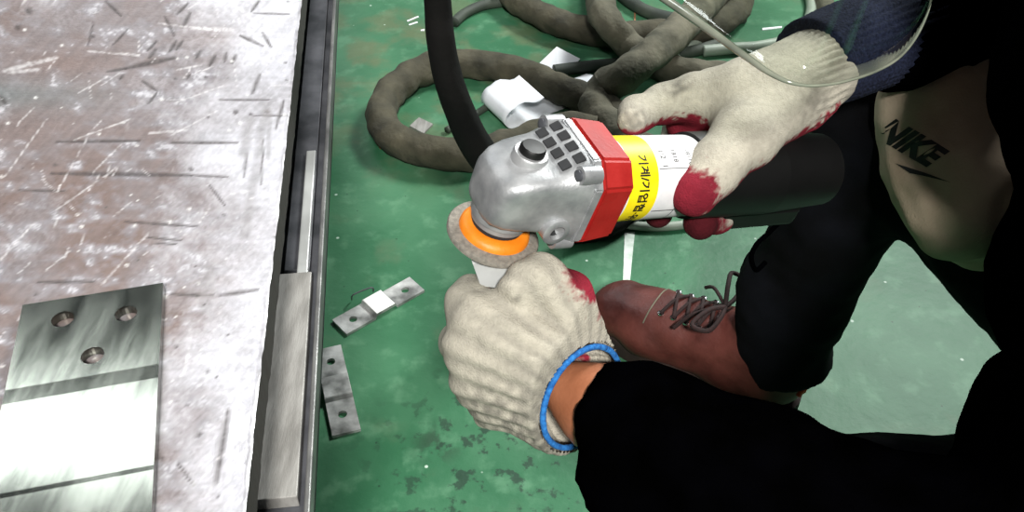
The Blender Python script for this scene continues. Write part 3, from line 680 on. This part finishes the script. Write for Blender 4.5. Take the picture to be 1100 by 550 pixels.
def ring_line(x0, x1, a0, a1, name='rule_line'):
    V, Fc = [], []
    n = 14
    for k in range(n + 1):
        a = math.radians(a0 + (a1 - a0) * k / n)
        for x in (x0, x1): V.append(tuple(G @ Vector((x, -0.0336 * math.cos(a), -0.0336 * math.sin(a)))))
    for k in range(n): Fc.append((2 * k, 2 * k + 1, 2 * k + 3, 2 * k + 2))
    mesh(name, V, Fc, M['slot'], wl_, False)
ring_line(0.104, 0.153, 9, 10.5); ring_line(0.104, 0.153, 33, 34); ring_line(0.126, 0.1266, -40, 60); ring_line(0.104, 0.153, -52, -51)
# spindle lock button, vents, bosses, screws
lathe('button_boss', [(0.0135, 0.020), (0.0135, 0.0275), (0.0125, 0.029), (0.0105, 0.029)], gm(0.000, 0, 0), M['cast'], grinder, 32)
lathe('lock_button', [(0.0098, 0.024), (0.0098, 0.0325), (0.0085, 0.0345), (0.003, 0.0350)], gm(0.000, 0, 0), M['black_plastic'], grinder, 32)
def slot_box(x, y, z, sx, sy, tilt):
    bm = bmesh.new(); box_bm(bm, (-sx, -sy, -0.0025), (sx, sy, 0.0012), 0.0006, G @ Matrix.Translation((x, y, z)) @ Matrix.Rotation(-tilt, 4, 'Y'))
    bm_obj('vent_slot', bm, M['slot'], grinder)
tl_ = math.radians(33)
for yy in (-0.017, -0.0045, 0.008, 0.020):
    for (xx, zz) in ((0.0185, 0.0318), (0.0285, 0.0376)):
        slot_box(xx, yy, zz - 0.0006 - abs(yy) * 0.05, 0.0040, 0.0042, tl_)
for (yy, zz) in ((-30, 31), (30, 31), (-30, -31), (30, -31)):
    Mx = G @ Matrix.Translation((0.028, yy * mm, zz * mm)) @ Matrix(((0, 0, 1, 0), (1, 0, 0, 0), (0, 1, 0, 0), (0, 0, 0, 1)))
    lathe('screw_boss', [(0.0068, -0.004), (0.0072, 0.0), (0.0072, 0.012)], Mx, M['cast'], grinder, 20)
    lathe('screw', [(0.0022, -0.0072), (0.0042, -0.0062), (0.0042, -0.0035)], Mx, M['steel_dark'], grinder, 16)
Mx = G @ Matrix.Translation((0.020, -0.0335, -0.017)) @ Matrix.Rotation(math.pi / 2, 4, 'X')
lathe('handle_socket', [(0.0115, -0.012), (0.0115, 0.0035), (0.0100, 0.0045), (0.0062, 0.0045), (0.0060, -0.004), (0.001, -0.004)], Mx, M['cast'], grinder, 28)
lathe('socket_hole', [(0.0056, -0.006), (0.0056, 0.0005), (0.001, 0.0006)], Mx, M['slot'], grinder, 20)
# spindle neck, guard ring, disc
lathe('spindle_neck', [(0.0235, -0.022), (0.0235, -0.0285), (0.0215, -0.030), (0.0215, -0.034), (0.010, -0.035)], gm(-0.006, 0, 0), M['cast'], grinder, 44)
lathe('neck_gasket', [(0.020, -0.033), (0.020, -0.038), (0.008, -0.0385)], gm(-0.006, 0, 0), M['slot'], grinder, 36)
disc = lathe('grinding_disc', [(0.006, -0.0455), (0.026, -0.0455), (0.0355, -0.0470), (0.0363, -0.0482), (0.0360, -0.0515), (0.024, -0.0525), (0.006, -0.052)], gm(-0.006, 0, 0), M['abrasive'], grinder, 56)
lathe('orange_backing', [(0.006, -0.041), (0.018, -0.0395), (0.0245, -0.0402), (0.0272, -0.0428), (0.0278, -0.0462)], gm(-0.006, 0, 0), M['orange'], disc, 56)

bm = bmesh.new(); box_bm(bm, (0.205, -0.018, -0.051), (0.300, 0.018, -0.030), 0.004, G); bm_obj('paddle_switch', bm, M['black_plastic'], grinder)
rebase(grinder, GO)

# workpiece held against the disc
def held_strip():
    c = [C(498, 258, 0.700), C(545, 266, 0.692), C(549, 290, 0.685), C(543, 310, 0.682), C(516, 307, 0.690), C(508, 284, 0.696)]
    bm = bmesh.new(); nn = nrm(np.cross(c[1] - c[0], c[4] - c[0]))
    if nn @ F > 0: nn = -nn
    a = [bm.verts.new(p) for p in c]; bq = [bm.verts.new(p - nn * 0.003) for p in c]; n = len(c)
    bm.faces.new(a); bm.faces.new(bq[::-1])
    for i in range(n): bm.faces.new((a[i], bq[i], bq[(i + 1) % n], a[(i + 1) % n]))
    bmesh.ops.bevel(bm, geom=bm.edges[:], offset=0.0006, segments=2, affect='EDGES')
    return tag(bm_obj('metal_strip', bm, M['polished']), 'small bright metal strip pinched by the glove under the disc', 'metal strip')
held_strip()

# ------------------------------------------------------------------ the worker
person = empty('person')
tag(person, 'person squatting in black jacket and knitted gloves, holding a grinder', 'person')
# joints
wristL = C(634, 428, 0.70); elbL = C(1100, 622, 0.60); shL = np.array([0.46, 0.37, 0.80])
wristR = C(868, 82, 0.80); elbR = np.array([0.50, 0.87, 0.615]); shR = np.array([0.46, 0.77, 0.83])
neckB = np.array([0.42, 0.57, 0.83]); chest = np.array([0.48, 0.575, 0.72]); belly = np.array([0.57, 0.57, 0.50]); pelv = np.array([0.68, 0.55, 0.31])
hipR = np.array([0.66, 0.66, 0.31]); hipL = np.array([0.66, 0.44, 0.30])
kneeR = np.array([0.405, 0.84, 0.49]); ankR = np.array([0.365, 0.875, 0.10])
kneeL = np.array([0.21, 0.395, 0.405]); ankL = np.array([0.36, 0.36, 0.09])
headC = np.array([0.225, 0.565, 0.925])
gaze = nrm(C(530, 285, 0.7) - headC); hside = nrm(np.cross(gaze, [0, 0, 1])); hup = np.cross(hside, gaze)
def HP(f, s_, u_): return headC + f * gaze + s_ * hside + u_ * hup
def sg(a, b, ra, rb=None): return (np.asarray(a), np.asarray(b), ra, ra if rb is None else rb)
body_segs = [sg(pelv, belly, 0.105, 0.095), sg(belly, chest, 0.095, 0.10), sg(chest, neckB, 0.09, 0.055), sg(shL, shR, 0.045), sg(neckB, HP(-0.03, 0, -0.07), 0.05, 0.05),
    sg(shL, elbL, 0.04, 0.034), sg(elbL, C(645, 438, 0.697), 0.036, 0.029), sg(C(645, 438, 0.697), C(612, 418, 0.706), 0.029, 0.020), sg(shR, elbR, 0.04, 0.034), sg(elbR, wristR, 0.034, 0.025), sg(wristR, C(800, 110, 0.80), 0.025, 0.02),
    sg(hipL, kneeL, 0.065, 0.045), sg(kneeL, ankL, 0.042, 0.03), sg(hipR, kneeR, 0.065, 0.045), sg(kneeR, ankR, 0.042, 0.03), sg(hipL, hipR, 0.08),
    sg(HP(-0.035, 0, 0.035), HP(0.03, 0, 0.045), 0.078, 0.07), sg(HP(0.03, 0, 0.02), HP(0.052, 0, -0.075), 0.062, 0.038), sg(HP(0.085, 0, 0.015), HP(0.112, 0, -0.022), 0.007, 0.012),
    sg(HP(0.088, -0.04, 0.028), HP(0.088, 0.04, 0.028), 0.013), sg(HP(0.085, 0, -0.052), HP(0.082, 0, -0.09), 0.018, 0.02),
    sg(HP(-0.01, 0.076, 0.02), HP(-0.012, 0.084, -0.02), 0.014, 0.010), sg(HP(-0.01, -0.076, 0.02), HP(-0.012, -0.084, -0.02), 0.014, 0.010)]
V, Fc = sdf_mesh(body_segs, 0.007, 0.022); np_mesh('body', V, Fc, M['skin'], person)
V, Fc = sdf_mesh([sg(HP(-0.045, 0, 0.045), HP(0.02, 0, 0.065), 0.084, 0.075), sg(HP(-0.055, 0, 0.02), HP(-0.06, 0, -0.04), 0.075, 0.06)], 0.007, 0.02)
o = np_mesh('hair', V, Fc, M['hair'], person); displace(o, 0.006, 60)
for s_ in (-1, 1):
    lathe('eye', [(0.004, -0.011), (0.0095, -0.006), (0.011, 0), (0.009, 0.006), (0.0045, 0.010)], frame(HP(0.084, s_ * 0.032, 0.008), hside, hup, gaze), M['eye'], person, 16)
tube('mouth', [HP(0.092, -0.024, -0.046), HP(0.101, 0, -0.047), HP(0.092, 0.024, -0.046)], [0.003, 0.006, 0.003], M['lip'], person, n=8)

# --- jacket
jk = [sg(np.array([0.70, 0.56, 0.36]), belly, 0.155, 0.15), sg(belly + [0.03, 0, 0.02], chest + [0.02, 0, 0], 0.145, 0.14), sg(chest, neckB, 0.13, 0.085), sg(shL, shR, 0.075),
    sg(shL, elbL, 0.07, 0.062), sg(elbL, C(1000, 606, 0.625), 0.064, 0.062), sg(C(1000, 606, 0.625), C(800, 522, 0.66), 0.062, 0.055), sg(C(800, 522, 0.66), C(705, 478, 0.68), 0.055, 0.050), sg(C(705, 478, 0.68), C(650, 447, 0.69), 0.050, 0.040),
    sg(C(740, 530, 0.68), C(680, 510, 0.69), 0.040, 0.040), sg(C(1125, 435, 0.72), C(1092, 540, 0.66), 0.052, 0.056),
    sg(shR, elbR, 0.07, 0.06), sg(elbR, C(965, 40, 0.855), 0.06, 0.05)]
axL = nrm(elbL - wristL); axC = nrm(camvec(0.66, -0.30, -0.69))
V, Fc = sdf_mesh(jk, 0.0075, 0.03, clips=[(C(636, 432, 0.68), nrm(camvec(0.80, -0.05, -0.55)))])
jacket = np_mesh('jacket', V, Fc, M['jacket'], person); displace(jacket, 0.007, 14); displace(jacket, 0.003, 45, 4)
axR = nrm(C(972, 30, 0.86) - C(870, 70, 0.80))
V, Fc = sdf_mesh([sg(C(972, 30, 0.86), C(860, 74, 0.800), 0.046, 0.0405)], 0.003, 0.01, clips=[(C(872, 72, 0.802), axR)])
cuff = np_mesh('knit_cuff', V, Fc, M['navy_knit'], person); tag(cuff, 'navy ribbed knit cuff')
Vc = coords(cuff); N_ = vnormals(cuff); ax = nrm(C(972, 30, 0.86) - C(880, 66, 0.805)); s_ = nrm(np.cross(ax, F)); b_ = np.cross(ax, s_)
rel = Vc - C(880, 66, 0.805); th = np.arctan2(rel @ b_, rel @ s_); set_coords(cuff, Vc + N_ * (0.0012 * np.cos(40 * th) * np.clip((rel @ ax) / 0.02, 0, 1))[:, None])

# --- beige sweatshirt belly
sh = [sg(C(1012, 118, 0.91), C(1040, 205, 0.90), 0.058, 0.062), sg(C(1040, 205, 0.90), C(1060, 232, 0.93), 0.06, 0.05), sg(C(985, 100, 0.90), C(1010, 170, 0.89), 0.030, 0.040), sg(C(1060, 130, 0.94), C(1080, 200, 0.94), 0.07, 0.07)]
V, Fc = sdf_mesh(sh, 0.004, 0.03)
shirt = np_mesh('sweatshirt', V, Fc, M['shirt'], person); displace(shirt, 0.010, 16, 2.0, (1.4, 1, 0.7)); displace(shirt, 0.004, 40, 5)
tag(shirt, 'beige sweatshirt front showing under the jacket')
# print on the sweatshirt, projected on the cloth along the camera-independent chest normal
bvh = BVHTree.FromPolygons([v.co[:] for v in shirt.data.vertices], [tuple(p.vertices) for p in shirt.data.polygons])
po = C(981, 160, 0.84); pdir = nrm(F + 0.25 * R); pxv = nrm(R * 0.76 - U * 0.65 - (R * 0.76 - U * 0.65) @ pdir * pdir); pyv = np.cross(pdir, pxv); pyv = -pyv if pyv @ U < 0 else pyv
def print_on(name, V, Fc):
    bm = bmesh.new(); vv = [bm.verts.new((v[0], v[1], 0)) for v in V]
    for f in Fc:
        try: bm.faces.new([vv[i] for i in f])
        except ValueError: pass
    bmesh.ops.triangulate(bm, faces=bm.faces[:])
    for _ in range(2): bmesh.ops.subdivide_edges(bm, edges=[e for e in bm.edges if e.calc_length() > 0.006], cuts=1)
    bad = []
    for v in bm.verts:
        s0 = po + pxv * v.co.x + pyv * v.co.y - pdir * 0.2
        h = bvh.ray_cast(Vector(s0), Vector(pdir))
        if h[0] is None: bad.append(v)
        else: v.co = h[0] - Vector(pdir) * 0.0012
    bmesh.ops.delete(bm, geom=bad, context='VERTS')
    return bm_obj(name, bm, M['ink'], shirt)
V, Fc = text_mesh('NIKE', 0.027, 0.0013, 0.25); V = V - np.array([V[:, 0].mean(), 0, 0]); V[:, 0] *= 0.92; print_on('lettering', V, Fc)
sw = [(-0.034, 0.012), (-0.040, -0.002), (-0.039, -0.011), (-0.030, -0.016), (-0.015, -0.0135), (0.010, -0.0075), (0.046, 0.0035)]
sw2 = [(0.046, 0.0035), (0.010, -0.0035), (-0.008, -0.0065), (-0.020, -0.0075), (-0.029, -0.0055), (-0.033, 0.000), (-0.034, 0.012)]
V = [(x * 0.85 + 0.006, y * 1.15 - 0.004) for x, y in sw + sw2]; Fc = [(i, i + 1, 13 - i - 1, 13 - i) for i in range(6)]
print_on('swoosh_emblem', V, Fc)

# --- trousers
tr = [sg(hipL, hipR, 0.115), sg(hipL, kneeL, 0.095, 0.074), sg(kneeL, ankL + [0, 0, 0.04], 0.072, 0.060), sg(hipR, kneeR, 0.098, 0.078), sg(kneeR, ankR + [0.0, -0.01, 0.10], 0.078, 0.066), sg(ankR + [0.0, -0.01, 0.10], ankR + [0.008, -0.018, 0.0], 0.064, 0.066)]
V, Fc = sdf_mesh(tr, 0.0075, 0.03, clips=[((ankR[0], ankR[1], 0.066), nrm([-0.32, 0.18, 1]))])
trs = np_mesh('trousers', V, Fc, M['trouser'], person); displace(trs, 0.009, 12, 3); displace(trs, 0.003, 40, 8)
tube('drawcord', [C(838, 238, 1.0), C(826, 250, 0.99), C(813, 262, 0.99), C(807, 276, 1.0), C(812, 290, 1.02), C(822, 282, 1.03)], 0.0028, M['jacket'], person, n=8)

# --- boots
def boot(heel, toe, name):
    d = nrm((np.asarray(toe) - heel) * [1, 1, 0]); s_ = np.array([-d[1], d[0], 0]); Lb = np.linalg.norm((np.asarray(toe) - heel)[:2]); k = Lb / 0.33
    B = lambda f, s2, z: np.asarray(heel) * [1, 1, 0] + d * f * k + s_ * s2 * k + np.array([0, 0, z * k])
    segs = [sg(B(0.045, 0, 0.055), B(0.10, 0, 0.055), 0.040, 0.042), sg(B(0.10, 0, 0.05), B(0.22, 0.004, 0.048), 0.044, 0.047), sg(B(0.22, 0.016, 0.045), B(0.282, 0.012, 0.045), 0.035, 0.036), sg(B(0.22, -0.014, 0.045), B(0.274, -0.010, 0.045), 0.035, 0.034),
            sg(B(0.055, 0, 0.06), B(0.060, 0, 0.19), 0.042, 0.050), sg(B(0.09, 0, 0.09), B(0.19, 0, 0.07), 0.045, 0.036)]
    V, Fc = sdf_mesh(segs, 0.004, 0.03, clips=[(B(0, 0, 0.024), (0, 0, 1)), (B(0, 0, 0.205), (0, 0, -1))])
    bt = np_mesh(name, V, Fc, M['leather'], person); displace(bt, 0.003, 30, 6)
    bm = bmesh.new(); ol = []
    for q in range(40):
        a = 2 * math.pi * q / 40; f = 0.165 + 0.163 * math.cos(a); w = (0.050 if f > 0.2 else 0.040 + 0.010 * max(0, (f - 0.08) / 0.12)) * abs(math.sin(a)) ** 0.55
        if 0.1 < f < 0.19: w *= 0.93
        ol.append((f, math.copysign(w, math.sin(a)) if abs(math.sin(a)) > 1e-6 else 0))
    a_ = [bm.verts.new(B(f, w, 0.026)) for f, w in ol]; c_ = [bm.verts.new(B(f, w, 0.0)) for f, w in ol]
    bm.faces.new(a_); bm.faces.new(c_[::-1])
    for i in range(40): bm.faces.new((a_[i], c_[i], c_[(i + 1) % 40], a_[(i + 1) % 40]))
    bm_obj('sole', bm, M['sole'], bt)
    # lacing, laid on the leather by ray casting from above
    bv = BVHTree.FromPolygons([v.co[:] for v in bt.data.vertices], [tuple(p.vertices) for p in bt.data.polygons])
    def on(f, s2, lift=0.002):
        p = B(f, s2, 0.4); h = bv.ray_cast(Vector(p), Vector((0, 0, -1)))
        q = np.array(h[0]) if h[0] is not None else B(f, s2, 0.08); return q + np.array([0, 0, lift])
    fr = [0.205, 0.186, 0.168, 0.150, 0.134]
    for i, f in enumerate(fr):
        for s2 in (-0.026, 0.026):
            h = on(f, s2, 0.0005)
            lathe('eyelet', [(0.0022, 0.0005), (0.0046, 0.0022), (0.0050, 0.0)], frame(h, d, s_, np.cross(d, s_)), M['eyelet'], bt, 14)
        if i < len(fr) - 1:
            for sgn in (-1, 1): tube('lace', [on(f, sgn * 0.026), on((f + fr[i + 1]) / 2, 0, 0.005), on(fr[i + 1], -sgn * 0.026)], 0.0026, M['lace'], bt, n=8)
    k0 = on(0.128, 0, 0.010)
    for sgn in (-1, 1):
        tube('lace_loop', [k0, k0 + d * 0.012 + s_ * sgn * 0.030 + [0, 0, 0.012], k0 + d * 0.020 + s_ * sgn * 0.062 + [0, 0, 0.006], k0 - d * 0.002 + s_ * sgn * 0.058 + [0, 0, 0.004], k0 - d * 0.004 + s_ * sgn * 0.025, k0], 0.0034, M['lace'], bt, n=8)
        tube('lace_end', [k0, k0 + d * 0.03 + s_ * sgn * 0.03 - [0, 0, 0.005], k0 + d * 0.05 + s_ * sgn * 0.050 - [0, 0, 0.030]], 0.0026, M['lace'], bt, n=8)
    # stitched seam and heel mark
    tube('toe_seam', [on(0.222, w, 0.0004) for w in (-0.042, -0.03, -0.015, 0, 0.015, 0.03, 0.042)], 0.0012, M['cable_pale'], bt, n=6)
    hm = []
    for q in range(9): hm.append(B(0.0025 - 0.003 * math.sin(q / 8 * math.pi), -0.022 + 0.0055 * q, 0.062 + 0.006 * (q % 2)))
    tube('heel_mark', hm, 0.0035, M['orange_mark'], bt, n=6)
    return bt
tag(boot(P(856, 447, 0), P(632, 338, 0), 'boot'), 'red-brown laced leather work boot')
boot(np.array([0.46, 0.33, 0]), np.array([0.15, 0.27, 0]), 'boot')

# --- gloves
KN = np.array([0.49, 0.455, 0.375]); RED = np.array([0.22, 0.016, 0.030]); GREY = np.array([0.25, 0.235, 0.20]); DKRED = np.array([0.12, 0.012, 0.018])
def glove(name, segs, cuffc, axis, rib_len, palm, red_spots, label, ribs=34, dirt_shade_spots=(), cuff_clip=None, thr=0.5, tip_shade=(), vox=0.0022, k=0.013):
    V, Fc = sdf_mesh(segs, vox, k, clips=[cuff_clip] if cuff_clip else [])
    flat = np.abs((V - cuff_clip[0]) @ cuff_clip[1]) < 0.0009
    flat &= np.linalg.norm(V - cuff_clip[0], axis=1) < 0.046
    Fc = Fc[~flat[Fc].all(1)]; used = np.unique(Fc); remap = np.zeros(len(V), int); remap[used] = np.arange(len(used)); V = V[used]; Fc = remap[Fc]
    g = np_mesh(name, V, Fc, M['glove'], person)
    V = coords(g); N_ = vnormals(g)
    s2 = nrm(np.cross(axis, [0.1, 0.2, 1])); b2 = np.cross(axis, s2); rel = V - cuffc
    t = rel @ axis; th = np.arctan2(rel @ b2, rel @ s2)
    fade = np.clip(1 - (-t) / rib_len, 0, 1)
    wob = pnoise(V, 25, 1.0)
    amp = 0.0017 * fade ** 0.7
    amp *= np.clip((-t - 0.008) / 0.008, 0, 1)
    V2 = V + N_ * (amp * np.cos(ribs * (th + 0.04 * wob)) + 0.0009 * pnoise(V, 28, 3.0) + 0.0006 * pnoise(V, 75, 5.0))[:, None]
    set_coords(g, V2)
    n1 = pnoise(V, 45, 7.0); n2 = pnoise(V, 160, 9.0); n3 = pnoise(V, 420, 2.0)
    c = np.tile(KN, (len(V), 1)); mixf = lambda c, kk, f: c * (1 - f[:, None]) + kk * f[:, None]
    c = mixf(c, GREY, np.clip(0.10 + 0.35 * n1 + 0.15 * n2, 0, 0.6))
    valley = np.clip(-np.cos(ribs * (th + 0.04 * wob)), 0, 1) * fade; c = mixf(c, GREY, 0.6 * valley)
    for (p, r) in dirt_shade_spots:  # grey dirt, plus painted shade: left glove's lower half, right glove's knuckle bend
        c = mixf(c, GREY * 0.55, np.clip(1.3 - np.linalg.norm(V - p, axis=1) / r, 0, 1) * np.clip(0.55 + n2, 0, 0.8))
    sc = N_ @ palm + 0.25 * n1 + 0.30 * n2 + 0.22 * n3
    f = np.clip((sc - thr) * 6, 0, 1)
    for (p, r) in red_spots:
        f = np.maximum(f, np.clip((1.15 - np.linalg.norm(V - p, axis=1) / r + 0.30 * n2 + 0.22 * n3) * 4, 0, 1))
    f = f * np.where(np.linalg.norm(V - cuff_clip[0], axis=1) < 0.047, 0.0, 1.0)
    c = mixf(c, RED * (1 + 0.35 * n1)[:, None], f)
    for (p, r) in tip_shade:  # fingertips darkened in colour, painting in the shade under the barrel
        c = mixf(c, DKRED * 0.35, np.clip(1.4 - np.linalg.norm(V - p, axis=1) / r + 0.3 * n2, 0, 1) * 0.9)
    vcol(g, c.clip(0.004, 0.9)); tag(g, label); return g
# left hand: back towards the camera, thumb on top pinching the strip against the curled forefinger
cL = C(627, 428, 0.70)
L_ = [sg(C(645, 435, 0.690), C(618, 424, 0.70), 0.0415, 0.0415), sg(C(618, 424, 0.70), C(545, 365, 0.690), 0.0415, 0.036), sg(C(618, 430, 0.70), C(540, 400, 0.700), 0.041, 0.034),
      sg(C(585, 395, 0.69), C(513, 342, 0.683), 0.030, 0.017), sg(C(585, 400, 0.69), C(503, 374, 0.687), 0.030, 0.0165), sg(C(590, 415, 0.70), C(512, 408, 0.697), 0.030, 0.016), sg(C(598, 432, 0.705), C(532, 434, 0.712), 0.028, 0.015),
      sg(C(513, 342, 0.683), C(501, 325, 0.700), 0.0165, 0.0140), sg(C(501, 325, 0.700), C(507, 314, 0.712), 0.0140, 0.0115), sg(C(507, 314, 0.712), C(522, 314, 0.708), 0.0115, 0.0095),
      sg(C(503, 374, 0.687), C(494, 368, 0.725), 0.016, 0.014), sg(C(494, 368, 0.725), C(520, 352, 0.745), 0.0135, 0.012),
      sg(C(512, 408, 0.697), C(505, 408, 0.735), 0.0155, 0.0135), sg(C(505, 408, 0.735), C(535, 395, 0.755), 0.013, 0.011),
      sg(C(532, 434, 0.712), C(527, 440, 0.745), 0.0145, 0.0125), sg(C(527, 440, 0.745), C(555, 425, 0.765), 0.012, 0.011),
      sg(C(628, 390, 0.69), C(607, 322, 0.684), 0.026, 0.0195), sg(C(607, 322, 0.684), C(578, 300, 0.676), 0.0185, 0.0160), sg(C(578, 300, 0.676), C(556, 306, 0.672), 0.0160, 0.0125)]
gl = glove('glove', L_, C(640, 432, 0.697), axC, 0.105, nrm(camvec(0.62, 0.45, 0.65)), [(C(622, 303, 0.685), 0.022), (C(634, 318, 0.70), 0.020)], 'off-white knitted cotton glove with red coating and blue hem', dirt_shade_spots=[(C(505, 308, 0.70), 0.010), (C(552, 318, 0.66), 0.006), (C(575, 465, 0.68), 0.055), (C(520, 425, 0.70), 0.03)], cuff_clip=(C(626, 427, 0.698), -axC), thr=0.86)
def cuff_ring(center, axis, r, mat, parent, name, tube_r, flat_dir=None):
    s2 = nrm(np.cross(axis, F)); b2 = np.cross(axis, s2); pts = [center + r * (math.cos(a) * s2 + math.sin(a) * b2) for a in np.linspace(0, 2 * math.pi, 33)]
    return tube(name, pts, tube_r, mat, parent, n=10, sub=4, wrinkle=0.12, wf=300)
cuff_ring(C(626, 427, 0.698), axC, 0.0408, M['blue_trim'], gl, 'blue_hem', 0.0024)
# right hand: palm over the barrel, thumb on the near side, fingers round the far side and underneath
R_ = [sg(C(880, 74, 0.802), C(858, 86, 0.797), 0.035, 0.034), sg(C(858, 88, 0.797), C(800, 108, 0.785), 0.034, 0.033), sg(C(850, 100, 0.795), C(800, 125, 0.785), 0.034, 0.033), sg(C(735, 133, 0.825), C(800, 135, 0.80), 0.016, 0.026),
      sg(C(815, 102, 0.790), C(748, 104, 0.795), 0.030, 0.0185), sg(C(815, 100, 0.795), C(765, 100, 0.815), 0.030, 0.019),
      sg(C(748, 104, 0.795), C(712, 111, 0.800), 0.0180, 0.0150), sg(C(712, 111, 0.800), C(684, 122, 0.782), 0.0145, 0.0135), sg(C(684, 122, 0.782), C(679, 130, 0.765), 0.0130, 0.0125),
      sg(C(765, 100, 0.815), C(735, 120, 0.850), 0.018, 0.015), sg(C(735, 120, 0.850), C(712, 195, 0.850), 0.015, 0.013), sg(C(712, 195, 0.850), C(707, 230, 0.785), 0.013, 0.012),
      sg(C(800, 110, 0.815), C(775, 130, 0.865), 0.024, 0.016), sg(C(775, 130, 0.865), C(760, 205, 0.860), 0.015, 0.014), sg(C(760, 205, 0.860), C(752, 240, 0.790), 0.014, 0.0145),
      sg(C(820, 120, 0.820), C(810, 140, 0.875), 0.022, 0.015), sg(C(810, 140, 0.875), C(788, 205, 0.875), 0.014, 0.013), sg(C(788, 205, 0.875), C(772, 236, 0.810), 0.013, 0.012),
      sg(C(845, 100, 0.79), C(800, 148, 0.752), 0.033, 0.025), sg(C(800, 148, 0.752), C(768, 180, 0.735), 0.024, 0.0205), sg(C(768, 180, 0.735), C(746, 208, 0.722), 0.0200, 0.0185)]
axR = nrm(C(972, 30, 0.86) - C(870, 70, 0.80))
gr = glove('glove', R_, C(885, 66, 0.803), axR, 0.055, nrm(camvec(-0.05, -0.85, 0.45)), [(C(741, 212, 0.71), 0.024), (C(735, 138, 0.81), 0.022), (C(765, 140, 0.79), 0.014), (C(707, 236, 0.77), 0.03), (C(755, 244, 0.775), 0.032)], 'off-white knitted glove with red coated thumb gripping the grinder', dirt_shade_spots=[(C(727, 95, 0.78), 0.011), (C(680, 130, 0.755), 0.016), (C(860, 110, 0.77), 0.02)], cuff_clip=(C(886, 62, 0.804), -axR), thr=0.30, tip_shade=[(C(707, 240, 0.775), 0.026), (C(757, 248, 0.78), 0.032)])

# --- clear face shield, its front sheet nearly edge-on from here
def face_shield():
    rim = [C(690, -18, 0.600), C(745, 20, 0.565), (C(800, 60, 0.535)), C(826, 78, 0.522), C(850, 89, 0.517), C(875, 92, 0.520), C(905, 88, 0.530), C(940, 77, 0.548), C(968, 60, 0.570), C(988, 33, 0.600), C(1000, 0, 0.632), C(1003, -40, 0.665)]
    q = catmull(rim, 6)
    V, Fc = [], []; n = len(q); rows = 9
    upv = nrm(np.array([0.10, 0.02, 1.0]))
    cen = headC + np.array([0.03, 0, 0.02])
    for j in range(rows):
        t = j / (rows - 1)
        for i, p in enumerate(q):
            # sheet rises towards the brow
            w = max(0.0, 1 - i / (n * 0.40)) ** 0.7
            side = nrm(rim[0] - rim[3]) * 0.10 + R * 0.050 + np.array([0, 0, 0.02])
            top = p + (1 - w) * (upv * 0.16 + (cen - p) * np.array([0.18, 0.18, 0])) + w * side
            V.append(p * (1 - t) + top * t)
    for j in range(rows - 1):
        for i in range(n - 1): Fc.append((j * n + i, j * n + i + 1, (j + 1) * n + i + 1, (j + 1) * n + i))
    o = mesh('face_shield', V, Fc, M['clear'], person); md = o.modifiers.new('sheet', 'SOLIDIFY'); md.thickness = 0.0016
    tag(o, 'clear curved plastic face shield')
    tube('shield_edge', q, [0.0009 + 0.0022 * max(0.0, 1 - k / (0.4 * n)) for k in range(n)], M['edge'], o, n=8, sub=1)  # sheet edge, thickened on the left and tinted to paint in its reflection
face_shield()
rebase(person, (0.42, 0.6, 0))
